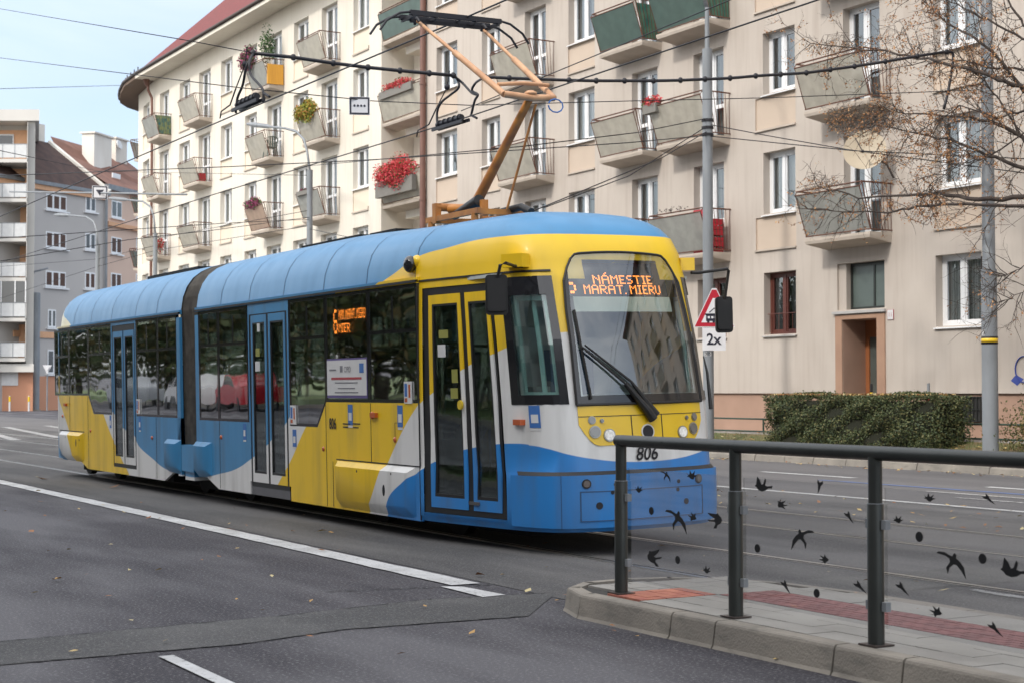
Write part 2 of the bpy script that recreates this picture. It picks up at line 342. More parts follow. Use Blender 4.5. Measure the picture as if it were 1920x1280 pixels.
# tram stop platform: bevelled kerb stones, slabs, red band
g = MB()
def kerb_stone(a, b, n_in, h=.155, w_=.12):
    a = Vector((*a, 0)); b = Vector((*b, 0)); d = (b - a).normalized(); nI = Vector((-d.y, d.x, 0)) * n_in
    a = a + d * .007; b = b - d * .007
    sec = [(0, 0), (.012, .02), (.03, h - .02), (.036, h - .007), (.048, h), (.02 + w_, h), (.02 + w_, 0)]
    g.poly([a + nI * q[0] + Vector((0, 0, q[1])) for q in sec], b - a)
HP = .155
xk = -8.82; seq = [(-8.82, 5.53)]
for l in (1.0, .42, 1.0, .5, 1.0, 1.0, 1.0, 1.0, 1.0, 1.0, 1.0): xk += l; seq.append((xk, 5.53 + (xk + 8.82) * .012))
for a, b in zip(seq, seq[1:]): kerb_stone(a, b, 1)
tip = [(-9.1, 6.95), (-9.38, 6.65), (-9.47, 6.3), (-9.42, 5.92), (-9.2, 5.66), (-8.82, 5.53)]
for a, b in zip(tip, tip[1:]): kerb_stone(a, b, 1, w_=.1)
back = [(-9.1, 6.95), (-8.7, 7.17), (-8.0, 7.27)]
for a, b in zip(back, back[1:]): kerb_stone(b, a, 1, w_=.1)
xk = -8.0
while xk < 2: kerb_stone((xk + 1, 7.28), (xk, 7.27), 1, w_=.16); xk += 1
g.build('platform_kerb', m_kerb, kind='structure')
g = MB(); out_ = [(-9.25, 6.6), (-9.34, 6.3), (-9.3, 5.98), (-9.12, 5.76), (-8.8, 5.65), (2, 5.76), (2, 7.15), (-8.0, 7.15), (-8.65, 7.06), (-9.0, 6.88)]
g.poly([(x, y, 0) for x, y in reversed(out_)], (0, 0, .14)); pb = g.build('platform_bed', m_mortar, kind='structure')
g = MB(); rn = random.Random(8)
def tiles(mb, x0, x1, y0, y1, dx, dy, z, gap=.006, off=.5, jit=.0015):
    r_ = 0; y = y0
    while y < y1 - 1e-4:
        x = x0 - (off * dx if r_ % 2 else 0)
        while x < x1:
            a = max(x, x0); b = min(x + dx, x1)
            if b - a > .02: mb.box(a + gap / 2, b - gap / 2, y + gap / 2, min(y + dy, y1) - gap / 2, z - .03, z + rn.uniform(-jit, jit))
            x += dx
        y += dy; r_ += 1
tiles(g, -8.35, 2, 5.70, 6.32, .4, .206, .156); tiles(g, -8.0, 2, 6.765, 7.13, .4, .365, .156)
tiles(g, -9.15, -8.35, 6.32, 7.0, .4, .25, .156); tiles(g, -8.35, -8.0, 6.765, 7.1, .35, .17, .156); tiles(g, -9.2, -8.76, 5.86, 6.32, .2, .15, .156)
g.build('platform_slabs', m_slabs, kind='structure')
g = MB(); tiles(g, -8.35, 2, 6.325, 6.76, .1, .062, .157, gap=.008); g.build('platform_red_band', m_red, kind='structure')
g = MB(); tiles(g, -8.75, -8.36, 5.72, 6.31, .2, .1, .158, gap=.006); g.build('platform_red_tiles', m_red2, kind='structure')

# south side of the street (behind the camera; seen in reflections only)
g = MB(); g.box(-130, 60, -10.2, -10.0, 0, .14); g.build('near_kerb', m_kerb, kind='structure')
MB().quad((-140, -60, .12), (60, -60, .12), (60, -10.2, .12), (-140, -10.2, .12)).build('lawn', M("lawn", (0.05, 0.1, 0.02), .95, c2=(.08, .09, .03), scale=.6, amt=1), kind='structure')
# ------------------------------------------------------------------ the tram
PLAN = [(0, -11.97, 0), (.15, -11.985, .33), (.3, -12.04, .62), (.42, -12.17, .86), (.52, -12.38, .985), (.62, -12.68, 1.055), (.75, -13.15, 1.12), (.88, -13.65, 1.19), (1, -14.2, 1.25)]
LEV = [(.2, 1.22, -12.02), (.26, 1.25, -11.97), (.70, 1.25, -11.97), (.74, 1.235, -12.02), (1.32, 1.24, -12.08), (1.9, 1.235, -12.2), (2.5, 1.22, -12.38), (2.6, 1.21, -12.42), (2.75, 1.195, -12.46),
       (2.9, 1.15, -12.55), (3.0, 1.08, -12.66), (3.08, .98, -12.8), (3.14, .82, -12.98), (3.18, .6, -13.2), (3.2, .3, -13.5), (3.205, .02, -13.8)]
SEC = [(2.6, 1.22), (2.78, 1.19), (2.93, 1.13), (3.05, 1.04), (3.14, .92), (3.21, .76), (3.26, .55), (3.29, .28), (3.3, .02)]
def lerp(tab, t, k):
    if t <= tab[0][0]: return tab[0][k]
    for a, b in zip(tab, tab[1:]):
        if t <= b[0]: return a[k] + (b[k] - a[k]) * (t - a[0]) / (b[0] - a[0])
    return tab[-1][k]
def cat_(t, k):
    t = min(max(t, 0), 1)
    for i in range(len(PLAN) - 1):
        if t <= PLAN[i + 1][0]:
            p1 = PLAN[i]; p2 = PLAN[i + 1]; p0 = PLAN[i - 1] if i > 0 else (-PLAN[1][0], PLAN[1][1], -PLAN[1][2]); p3 = PLAN[i + 2] if i + 2 < len(PLAN) else p2
            h = p2[0] - p1[0]; f = (t - p1[0]) / h; m1 = (p2[k] - p0[k]) / (p2[0] - p0[0]) * h; m2 = (p3[k] - p1[k]) / (p3[0] - p1[0]) * h
            return (2 * f**3 - 3 * f * f + 1) * p1[k] + (f**3 - 2 * f * f + f) * m1 + (-2 * f**3 + 3 * f * f) * p2[k] + (f**3 - f * f) * m2
def nose(u, z, off=0.0):
    def P(u, z):
        s = -1 if u < 0 else 1; a = abs(u); x = cat_(a, 1); dy = cat_(a, 2)
        k = (lerp(LEV, z, 2) + 14.2) / 2.23
        if s > 0: f_ = min(1, max(0, (a - .3) / .25)); dy *= 1 - .065 * f_ * f_ * (3 - 2 * f_)
        return Vector((-14.2 + (x + 14.2) * k, 8.35 + s * dy * lerp(LEV, z, 1) / 1.25, z))
    p = P(u, z)
    if off:
        du = P(min(u + .01, 1), z) - P(max(u - .01, -1), z); dz = P(u, z + .02) - P(u, z - .02); n = du.cross(dz)
        if n.length > 1e-9: p = p + n.normalized() * off
    return p
def side(x, z, off=0.0): return Vector((x, 7.1 - off, z))
def fside(x, z, off=0.0): return Vector((x, 9.6 + off, z))

def floatcurve(n, pts, lo, hi, vlo, vhi):
    """y = f(x) through pts; returns (input socket, output socket)"""
    k = n.links.new
    a = n.nodes.new('ShaderNodeMapRange'); a.inputs[1].default_value = lo; a.inputs[2].default_value = hi
    c = n.nodes.new('ShaderNodeFloatCurve'); b = n.nodes.new('ShaderNodeMapRange'); b.inputs[3].default_value = vlo; b.inputs[4].default_value = vhi
    cm = c.mapping; cv = cm.curves[0]; P = sorted(((p[0] - lo) / (hi - lo), (p[1] - vlo) / (vhi - vlo)) for p in pts)
    cv.points[0].location = P[0]; cv.points[1].location = P[-1]
    for p in P[1:-1]: cv.points.new(*p)
    for p in cv.points: p.handle_type = 'AUTO' if len(P) > 3 else 'VECTOR'
    cm.update(); k(a.outputs[0], c.inputs['Value']); k(c.outputs[0], b.inputs[0]); return a.inputs[0], b.outputs[0]

def livery():
    m = bpy.data.materials.new("tram_livery"); m.use_nodes = True; n = m.node_tree; p = n.nodes['Principled BSDF']; k = n.links.new
    t = n.nodes.new('ShaderNodeTexCoord'); s = n.nodes.new('ShaderNodeSeparateXYZ'); k(t.outputs['Object'], s.inputs[0])
    def math_(op, a, b=None):
        q = n.nodes.new('ShaderNodeMath'); q.operation = op
        for i, v in enumerate((a, b)):
            if v is None: continue
            if isinstance(v, (int, float)): q.inputs[i].default_value = v
            else: k(v, q.inputs[i])
        return q.outputs[0]
    X = math_('SUBTRACT', s.outputs[0], 20.4); Z = s.outputs[2]; AY = math_('ABSOLUTE', s.outputs[1])
    def step(a, b):   # soft 1 where a > b
        d = math_('SUBTRACT', a, b); q = n.nodes.new('ShaderNodeMapRange'); q.inputs[1].default_value = -.004; q.inputs[2].default_value = .004; k(d, q.inputs[0]); return q.outputs[0]
    def fz(pts, inp, lo, hi, vlo, vhi):
        i, o = floatcurve(n, pts, lo, hi, vlo, vhi); k(inp, i); return o
    LB = (.045, .235, .47, 1); FB = (.025, .215, .58, 1); W = (.72, .72, .71, 1); Yw = (.84, .55, .012, 1)
    def mixc(f, a, b):
        q = n.nodes.new('ShaderNodeMixRGB'); k(f, q.inputs[0])
        for i, v in ((1, a), (2, b)):
            if isinstance(v, tuple): q.inputs[i].default_value = v
            else: k(v, q.inputs[i])
        return q.outputs[0]
    mul = lambda a, b: math_('MULTIPLY', a, b)
    # side
    h2 = fz([(-26, 1.3), (-25, 1.15), (-24.39, .90), (-23.91, .83), (-23.63, .66), (-22.89, .48), (-22.48, .388), (-22.14, .349), (-21.64, .318), (-21.2, .305), (-20.65, .33), (-20.1, .395), (-19.52, .473), (-18.84, .654), (-18.35, .819), (-18.18, .895), (-17.72, 1.095), (-17.5, 1.25), (-17.2, 1.5)], X, -26, -17, .2, 1.6)
    c = mixc(step(h2, Z), LB, W)
    yc = fz([(.2, -24.15), (.26, -24.23), (.397, -24.49), (.697, -24.97), (1.093, -25.5), (1.5, -25.95)], Z, .2, 1.5, -26.5, -23.5)
    c = mixc(step(yc, X), c, Yw)
    yl = fz([(.2, -27.15), (.421, -27.32), (.796, -27.68), (1.366, -28.37), (1.5, -28.5)], Z, .2, 1.5, -29, -27)
    c = mixc(step(yl, X), c, W)
    bl = fz([(.2, -27.6), (.293, -27.765), (.736, -28.51), (.9, -28.8), (1.5, -29.4)], Z, .2, 1.5, -29.5, -27)
    c = mixc(step(bl, X), c, LB)
    y2 = fz([(.2, -18.2), (.331, -18.05), (.667, -17.58), (1.062, -17.11), (1.28, -16.76), (1.7, -16.2)], Z, .2, 1.7, -18.5, -16)
    c = mixc(step(X, y2), c, Yw)
    # door tops and window band surround stay blue behind x = -17.5
    g_ = fz([(-15.6, .05), (-15.36, .233), (-14.94, .731), (-14.19, 1.349), (-13.96, 1.455), (-13.52, 1.652), (-13.36, 1.71), (-12.88, 1.84), (-12.31, 1.99), (-12, 1.99)], X, -15.6, -12, 0, 2.2)
    c = mixc(mul(step(X, -15.6), step(g_, Z)), c, W)
    hb = fz([(-15.2, .0), (-14.93, .228), (-14.78, .416), (-14.46, .573), (-14.17, .702), (-13.97, .775), (-13.52, .9), (-13.32, .934), (-12.92, .98), (-12.61, .99), (-12.5, .985)], X, -15.2, -12.5, 0, 1.1)
    hf = fz([(0, .806), (.2, .81), (.4, .826), (.55, .848), (.66, .868), (.8, .905), (.9, .945), (1.0, .98), (1.1, .985)], AY, 0, 1.1, .7, 1.1)
    fr = step(X, -12.5)
    hh = mixc(fr, hb, hf)
    c = mixc(mul(step(X, -15.2), step(hh, Z)), c, FB)
    # roof
    r_ = fz([(-15.2, 2.56), (-15.07, 2.6), (-14.77, 2.677), (-14.5, 2.755), (-14.13, 2.831), (-13.83, 2.856), (-13.35, 2.90), (-12.8, 2.905), (-12.2, 2.91)], X, -15.2, -12.2, 2.5, 3.0)
    roof = mixc(mul(step(X, -15.2), step(r_, Z)), LB, Yw)
    rr = fz([(2.5, -27.4), (2.622, -27.62), (2.919, -28.62), (3.3, -29.2)], Z, 2.5, 3.3, -29.5, -27)
    roof = mixc(step(rr, X), roof, (.74, .68, .45, 1))
    c = mixc(step(Z, 2.565), c, roof)
    # upper side strip (doors' heads): blue to the rear, yellow in front
    up = mixc(step(X, -16.0), LB, Yw)
    ups = mixc(mul(step(Z, 1.75), step(2.565, Z)), c, up)
    c = mixc(step(X, -17.3), ups, c)
    # road dirt: vertical streaks, dust near the bottom
    no = n.nodes.new('ShaderNodeTexNoise'); no.inputs['Scale'].default_value = 2.2; no.inputs['Detail'].default_value = 7
    mp_ = n.nodes.new('ShaderNodeMapping'); mp_.inputs['Scale'].default_value = (2.0, 2.0, .35); k(t.outputs['Object'], mp_.inputs[0]); k(mp_.outputs[0], no.inputs['Vector'])
    r1 = n.nodes.new('ShaderNodeMapRange'); r1.inputs[1].default_value = .47; r1.inputs[2].default_value = .72; r1.inputs[4].default_value = .3; k(no.outputs['Fac'], r1.inputs[0])
    rf_ = n.nodes.new('ShaderNodeMapRange'); rf_.inputs[1].default_value = 2.5; rf_.inputs[2].default_value = 2.62; rf_.inputs[3].default_value = 1; rf_.inputs[4].default_value = .3; k(Z, rf_.inputs[0])
    c = mixc(mul(r1.outputs[0], rf_.outputs[0]), c, (.11, .10, .085, 1))
    k(c, p.inputs['Base Color']); p.inputs['Roughness'].default_value = .3; p.inputs['Coat Weight'].default_value = .15; p.inputs['Coat Roughness'].default_value = .15
    r2 = n.nodes.new('ShaderNodeMapRange'); r2.inputs[3].default_value = .26; r2.inputs[4].default_value = .5; k(no.outputs['Fac'], r2.inputs[0]); k(r2.outputs[0], p.inputs['Roughness'])
    nb = n.nodes.new('ShaderNodeTexNoise'); nb.inputs['Scale'].default_value = 1.6; nb.inputs['Detail'].default_value = 2; k(t.outputs['Object'], nb.inputs['Vector'])
    bp = n.nodes.new('ShaderNodeBump'); bp.inputs['Strength'].default_value = .045; bp.inputs['Distance'].default_value = .02; k(nb.outputs['Fac'], bp.inputs['Height']); k(bp.outputs[0], p.inputs['Normal'])
    return m
m_liv = livery()
m_yel = M("yellow_panel", (.84, .55, .012), .32, coat=.4, c2=(.7, .45, .02), scale=3, amt=.5)
m_blk = M("black_rubber", (.012, .012, .013), .5, c2=(.02, .02, .02))
m_band = M("black_window_band", (.012, .012, .014), .15, coat=.5)
m_bel = M("bellows_rubber", (.05, .045, .04), .6, c2=(.11, .10, .085), scale=6, amt=.8)
m_und = M("underframe", (.012, .012, .012), .9)
m_tglass = glassmat("tinted_tram_glass", (.60, .68, .66), .085, .65, rough=.02)
m_ws = glassmat("windscreen_glass", (.85, .92, .9), .16, .75, gcol=(.95, .97, 1), wav=.03)
m_cabg = glassmat("cab_glass", (.85, .95, .93), .08, .6, wav=.05)
m_int = M("interior_grey", (.5, .54, .53), .6); m_floor = M("interior_floor", (.08, .08, .085), .8)
m_seat = M("seat_fabric", (.03, .07, .13), .9); m_hand = M("handrail_steel", (.45, .45, .42), .3, .8); m_yr = M("yellow_handrail", (.7, .5, .03), .4)
m_led = M("led_amber", (.9, .25, .02), .5, c2=(.9, .3, .05), emit=((1.0, .27, .045), 1.7)); m_ledoff = M("led_board", (.012, .012, .015), .4)
m_led2 = M('led_amber_bright', (.9, .25, .02), .5, c2=(.9, .3, .05), emit=((1.0, .22, .03), 9))
m_lamp = M("lit_headlamp", (.45, .45, .43), .2, emit=((1, .97, .9), .1), c2=(.8, .8, .78), scale=30, amt=1); m_lens = M("lamp_lens", (.25, .24, .23), .12, .6); m_chr = M("lamp_bezel", (.35, .35, .33), .35, .8)
m_org = M("orange_marker_lens", (.5, .1, .02), .3, coat=.5); m_stb = M("blue_sticker", (.05, .16, .45), .5); m_stw = M("white_sticker", (.66, .66, .66), .5); m_stg = M("grey_print", (.2, .2, .22), .5)
m_wb = M("pantograph_ochre", (.50, .20, .04), .5, c2=(.24, .09, .03), scale=4, amt=.9); m_wbp = M("pantograph_faded_ochre", (.62, .36, .2), .5, c2=(.4, .2, .1), scale=6, amt=.7)
m_mint = M('mint_cab_trim', (.42, .56, .55), .5)
m_txt = M("black_lettering", (.01, .01, .015), .5); m_redt = M("red_lettering", (.4, .05, .06), .5)

tram = empty('tram', (-20.4, 8.35, 0), 'blue, yellow and white two-section articulated tram running on route 6 with its pantograph up', 'tram')
T = tram
def strip(mb, S, a0, a1, z0, z1, off=.0, t=.02, na=1, nz_=1):
    """thin curved slab lying on surface S"""
    A = [a0 + (a1 - a0) * i / na for i in range(na + 1)]; Zs = [z0 + (z1 - z0) * i / nz_ for i in range(nz_ + 1)]
    V = [S(a, z, off) for z in Zs for a in A] + [S(a, z, off - t) for z in Zs for a in A]; w_ = na + 1; h = (nz_ + 1) * w_; F = []
    for j in range(nz_):
        for i in range(na):
            q = j * w_ + i; F.append((q, q + 1, q + w_ + 1, q + w_)); F.append((h + q, h + q + w_, h + q + w_ + 1, h + q + 1))
    for i in range(na): F.append((i, h + i, h + i + 1, i + 1)); q = nz_ * w_ + i; F.append((q, q + 1, h + q + 1, h + q))
    for j in range(nz_): q = j * w_; F.append((q, q + w_, h + q + w_, h + q)); q += na; F.append((q, h + q, h + q + w_, q + w_))
    return mb.add(V, F)

def panel(mb, outline, far=False, t=.04, proud=0.0):
    y = 9.6 - t if far else 7.1 - proud
    mb.poly([(x, y, z) for x, z in outline], (0, t + (0 if far else proud), 0))
# --- front section body
b = MB()
panel(b, [(-20.96, .36), (-20.55, .33), (-20.1, .2), (-18.93, .2), (-18.93, 1.09), (-20.96, 1.09)])
panel(b, [(-17.59, .19), (-14.2, .19), (-14.2, 1.354), (-16.5, 1.354), (-16.76, 1.07), (-17.59, 1.07)])
for x0, x1 in ((-20.96, -20.82), (-18.93, -18.89), (-17.64, -17.59)): b.box(x0, x1, 7.1, 7.14, .36 if x0 > -20.5 else 1.09, 2.5)
b.box(-18.89, -17.64, 7.1, 7.14, 2.42, 2.5)
b.box(-20.96, -14.2, 7.1, 7.14, 2.54, 2.6); b.box(-18.93, -17.59, 7.1, 7.14, 2.5, 2.54)
panel(b, [(-20.96, .2), (-14.2, .2), (-14.2, 1.2), (-20.96, 1.2)], True); b.box(-20.96, -14.2, 9.56, 9.6, 2.45, 2.6)
for x0 in (-20.96, -19.7, -18.4, -17.1, -15.8, -14.5): b.box(x0, x0 + .25, 9.56, 9.6, 1.2, 2.45)
def roof(mb, xs, fn):
    prof_ = [(z, -h) for z, h in SEC] + [(z, h) for z, h in reversed(SEC)]
    n = len(prof_); V = []
    for x in xs:
        for i, (z, h) in enumerate(prof_):
            X_, Y_, Z_ = fn(x, z, h); V.append((X_, Y_, Z_))
    F = [(a * n + i, (a + 1) * n + i, (a + 1) * n + i + 1, a * n + i + 1) for a in range(len(xs) - 1) for i in range(n - 1)]
    return mb.add(V, F)
def blend(x, z, h):
    if x < -17.4: return (x, 8.35 + h, z)
    f = (x + 17.4) / 3.2; f = f * f * (3 - 2 * f); i = [s[0] for s in SEC].index(z); sgn = 1 if h > 0 else -1
    L2 = [(2.6, 1.21), (2.75, 1.195), (2.9, 1.15), (3.0, 1.08), (3.08, .98), (3.14, .82), (3.18, .6), (3.2, .3), (3.205, .02)][i]
    return (x, 8.35 + sgn * (abs(h) + (L2[1] - abs(h)) * f), z + (L2[0] - z) * f)
roof(b, [-20.96 + i * .26 for i in range(27)][:26] + [-14.2], blend)
# nose shell
US = [-1, -.985, -.65, -.605, -.36, -.30, -.2, -.1, 0, .1, .2, .30, .36, .45, .52, .6, .7, .8, .9, 1]
US = sorted(set(US + [-.93, -.87, -.82, -.76, -.7, -.55, -.5, -.45, -.41]))
ZS = [.2, .26, .42, .56, .70, .74, .9, 1.1, 1.343, 1.42, 1.6, 1.8, 2.0, 2.2, 2.4, 2.48, 2.51, 2.55, 2.6, 2.66, 2.75, 2.83, 2.9, 2.95, 3.0, 3.04, 3.08, 3.11, 3.14, 3.16, 3.18, 3.19, 3.2, 3.205]
V = [nose(u, z) for z in ZS for u in US]; F = []; w_ = len(US)
for j in range(len(ZS) - 1):
    for i in range(w_ - 1):
        u0, u1, z0, z1 = US[i], US[i + 1], ZS[j], ZS[j + 1]
        if u0 >= -.985 and u1 <= -.65 and z0 >= .26 and z1 <= 2.48: continue
        if u0 >= -.605 and u1 <= -.36 and z0 >= 1.343 and z1 <= 2.51: continue
        if u0 >= .36 and u1 <= .6 and z0 >= 1.343 and z1 <= 2.51: continue
        if u0 >= -.30 and u1 <= .30 and z0 >= 1.42 and z1 <= (2.66 if u0 >= -.2 and u1 <= .2 else 2.48): continue
        q = j * w_ + i; F.append((q, q + 1, q + w_ + 1, q + w_))
b.add(V, F)
strip(b, nose, -.985, -.65, .2, .285, .003, .03, 6)
b.build('front_body', m_liv, T, auto=True)
# --- rear section body
b = MB()
panel(b, [(-28.3, .32), (-26.9, .3), (-26.5, .2), (-25.03, .2), (-25.03, 1.11), (-26.1, 1.11), (-26.42, 1.41), (-28.3, 1.41)])
panel(b, [(-23.71, .2), (-22.4, .2), (-22.0, .33), (-21.62, .36), (-21.62, 1.105), (-23.71, 1.105)])
b.box(-25.03, -23.71, 7.1, 7.14, .2, .30); b.box(-28.3, -21.62, 7.1, 7.14, 2.54, 2.6); b.box(-25.03, -23.71, 7.1, 7.14, 2.5, 2.54)
for x0, x1 in ((-25.03, -24.99), (-23.75, -23.71), (-21.76, -21.62)): b.box(x0, x1, 7.1, 7.14, .3, 2.5)
panel(b, [(-28.3, .2), (-21.62, .2), (-21.62, 1.2), (-28.3, 1.2)], True); b.box(-28.3, -21.62, 9.56, 9.6, 2.45, 2.6)
for x0 in (-28.3, -27.0, -25.7, -24.4, -23.1, -21.87): b.box(x0, x0 + .25, 9.56, 9.6, 1.2, 2.45)
REX = {2.6: -28.72, 2.78: -28.7, 2.93: -28.62, 3.05: -28.5, 3.14: -28.33, 3.21: -28.1, 3.26: -27.8, 3.29: -27.4, 3.3: -27.1}
def rearfn(x, z, h):
    if x < -27: x = -27 + (x + 27) * (REX[z] + 27) / (-28.72 + 27); 
    f = max(0, min(1, (-x - 28.0) / .72)); return (x, 8.35 + h * (1 - .1 * f * f), z)
roof(b, [-28.72, -28.6, -28.45, -28.3, -28.1, -27.9, -27.6, -27.3, -27.0] + [-26.7 + i * .4 for i in range(13)] + [-21.62], rearfn)
for s_ in (-1, 1):     # tapering tail corners and the back
    pl = [(-28.3, 1.25), (-28.5, 1.23), (-28.66, 1.19), (-28.73, 1.08)]
    for z0, z1 in ((.32, 1.41), (1.41, 2.6)):
        for p_, q_ in zip(pl, pl[1:]): b.quad((p_[0], 8.35 + s_ * p_[1], z0), (q_[0], 8.35 + s_ * q_[1], z0), (q_[0], 8.35 + s_ * q_[1], z1), (p_[0], 8.35 + s_ * p_[1], z1))
b.box(-28.75, -28.72, 7.27, 9.43, .32, 2.6)
b.build('rear_body', m_liv, T, auto=True)
# fairings over the bogies
def fairing(x0, x1, z0, z1, out, name='bogie_fairing', bev=.07):
    b = MB(); y0 = 7.1; yo = 7.1 - out
    o = [(x0, z0 + .06), (x0, z1), (x1, z1), (x1, z0 + .02), (x1 - .1, z0), (x0 + .1, z0)]
    i_ = [(x0 + bev, z0 + .12), (x0 + bev, z1 - .055), (x1 - bev * 1.3, z1 - .055), (x1 - bev * 1.3, z0 + .12), (x1 - bev * 1.3 - .03, z0 + .09), (x0 + bev + .03, z0 + .09)]
    b.add([(x, y0, z) for x, z in o] + [(x, yo, z) for x, z in i_], [tuple(range(6, 12))] + [(k, (k + 1) % 6, 6 + (k + 1) % 6, 6 + k) for k in range(6)])
    return b.build(name, m_liv, T, auto=True)
fairing(-16.22, -14.3, .21, .715, .06); fairing(-28.2, -26.75, .3, .79, .06)
c = MB()
for q_, r_, sz in ((atY(721, 918, 7.04), .032, 1.9), (atY(671, 882, 7.04), .016, 1), (atY(735, 887, 7.04), .014, 1), (atY(144, 829, 7.04), .035, 1.9), (atY(124, 818, 7.04), .016, 1), (atY(150, 824, 7.04), .016, 1)): c.ball((q_.x, 7.041, q_.z), r_, 1, .25, sz, 12, 8)
build_each(c, 'fairing_hole', m_txt, T)
fairing(-20.98, -20.35, .33, .80, .07); fairing(-22.25, -21.62, .33, .80, .07)
b = MB(); b.box(-21.52, -21.02, 7.07, 7.4, .38, .74); b.box(-21.46, -21.08, 7.1, 7.4, .26, .38); b.build('coupler_cover', m_liv, T, auto=True)
# seams, gutter
b = MB()
for x, z0, z1 in ((-20.03, .21, 1.09), (-16.52, .2, 1.35), (-15.33, .73, 1.35), (-14.2, .2, 2.5), (-22.75, .21, 1.1), (-26.45, .21, 1.4), (-27.62, .8, 1.4)): b.box(x - .005, x + .005, 7.0975, 7.11, z0, z1)
b.box(-16.25, -14.2, 7.0972, 7.11, .722, .734); b.box(-28.3, -26.7, 7.0972, 7.11, .795, .81); b.box(-16.35, -16.34, 7.0975, 7.11, .2, .7)
b.box(-14.75, -14.62, 7.0973, 7.11, 1.15, 1.154); b.box(-14.75, -14.744, 7.0973, 7.11, 1.0, 1.15)
build_each(b, 'panel_seam', m_blk, T)
b = MB(); b.box(-20.96, -14.2, 7.083, 7.12, 2.548, 2.572); b.box(-28.3, -21.62, 7.083, 7.12, 2.548, 2.572)
strip(b, nose, -1, -.36, 2.548, 2.565, .012, .03, 16); b.build('roof_gutter', m_blk, T)
b = MB()
def roofrib(mb, x, fn, w_=.012, up=.003):
    prof_ = [(z, -h) for z, h in SEC] + [(z, h) for z, h in reversed(SEC)]; V = []
    for i, (z, h) in enumerate(prof_):
        p = Vector(fn(x, z, h)); c_ = Vector((x, 8.35, 2.2)); d = (p - c_); d.x = 0; d.normalize(); q = p + d * up; V += [(q.x - w_ / 2, q.y, q.z), (q.x + w_ / 2, q.y, q.z)]
    mb.add(V, [(2 * i, 2 * i + 1, 2 * i + 3, 2 * i + 2) for i in range(len(prof_) - 1)])
m_ribc = M("roof_seam_sealant", (.03, .08, .17), .6)
for x in (-20.0, -18.95, -17.8, -16.6, -15.45, -14.3): roofrib(b, x, blend)
for x in (-27.4, -26.3, -25.1, -23.8, -22.75): roofrib(b, x, rearfn)
build_each(b, 'roof_seam', m_ribc, T)
b = MB(); strip(b, nose, -.335, -.30, 1.343, 2.60, .004, .01, 1, 8); strip(b, nose, .30, .335, 1.343, 2.60, .004, .01, 1, 8)
# bellows
b = MB(); NB = 13
sp = [(.45, -1.16), (.8, -1.18), (1.5, -1.19), (2.2, -1.19)] + [(z, -h) for z, h in SEC]; sp += [(z, -h) for z, h in reversed(sp)]
V = []
for i in range(NB):
    x = -21.66 + .74 * i / (NB - 1); k_ = .93 if i % 2 else 1.0
    V += [(x, 8.35 + h * k_, .4 + (z - .4) * (.985 if i % 2 else 1.0)) for z, h in sp]
n_ = len(sp); b.add(V, [(a * n_ + i, (a + 1) * n_ + i, (a + 1) * n_ + i + 1, a * n_ + i + 1) for a in range(NB - 1) for i in range(n_ - 1)])
b.build('bellows', m_bel, T)
# underframe and bogies
b = MB(); b.box(-28.3, -12.6, 7.35, 9.35, .30, .40); b.box(-19.8, -17.0, 7.3, 9.4, .16, .32); b.box(-24.5, -22.6, 7.3, 9.4, .16, .32); b.box(-13.6, -12.3, 7.6, 9.1, .2, .3); b.box(-28.0, -13.0, 7.62, 9.1, .1, .29); b.build('underframe', m_und, T)  # last, full-length box is added to block light under the tram
m_tyre = M("wheel_steel", (.02, .018, .017), .7, .2)
for xc in (-27.4, -21.2, -15.25):
    b = MB(); b.box(xc - 1.2, xc + 1.2, 7.32, 7.42, .3, .5); b.box(xc - 1.2, xc + 1.2, 9.28, 9.38, .3, .5); b.box(xc - .5, xc + .5, 7.4, 9.3, .12, .3)
    bo = b.build('bogie', m_und, T)
    for dx in (-.9, .9):
        wv = MB()
        for y in (7.6, 9.0): wv.disc((xc + dx, y, .31), (0, 1, 0), .30, .1, 28); wv.disc((xc + dx, y - .02, .31), (0, 1, 0), .12, .14, 16)
        wv.tube([(xc + dx, 7.5, .31), (xc + dx, 9.2, .31)], .07); wv.build('wheelset', m_tyre, bo)
# interior
b = MB(); b.box(-28.3, -21.7, 7.2, 9.5, .40, .43); b.box(-20.9, -13.2, 7.2, 9.5, .40, .43); build_each(b, 'floor', m_floor, T)
b = MB(); b.box(-28.3, -21.7, 7.25, 9.45, 2.45, 2.48); b.box(-20.9, -12.9, 7.25, 9.45, 2.52, 2.55); b.box(-28.6, -28.3, 7.3, 9.4, .4, 2.5); build_each(b, 'ceiling', m_int, T)
b = MB(); b.box(-13.75, -13.72, 8.0, 9.5, .43, 2.5); b.box(-13.75, -12.9, 7.98, 8.0, .43, 1.4); b.build('cab_bulkhead', m_int, T)
seat = None
for i, (x, y) in enumerate([(-20.4, 7.4), (-19.5, 7.4), (-17.0, 7.4), (-16.2, 7.4), (-15.4, 7.4), (-14.7, 7.4), (-20.4, 8.9), (-19.5, 8.9), (-18.6, 8.9), (-17.5, 8.9), (-16.4, 8.9), (-15.3, 8.9), (-28.0, 7.4), (-27.2, 7.4), (-26.2, 7.4), (-23.2, 7.4), (-22.4, 7.4), (-27.2, 8.9), (-26.2, 8.9), (-25.2, 8.9), (-24.2, 8.9), (-23.2, 8.9)]):
    if seat is None:
        s_ = MB(); s_.box(-.22, .22, -.21, .21, .42, .5); s_.obox((-.22, 0, .82), (1, 0, -.15), (0, 1, 0), (.15, 0, 1), .035, .2, .36); s_.box(-.15, .1, -.05, .05, 0, .42)
        me_s = s_.mesh('seat', m_seat); seat = 1
    o = bpy.data.objects.new('seat', me_s); COL.objects.link(o); o.parent = T; o.location = (x + 20.4, y - 8.35, .43 + (.28 if x > -16.6 and x < -14 or x < -26.5 else 0))
b = MB()
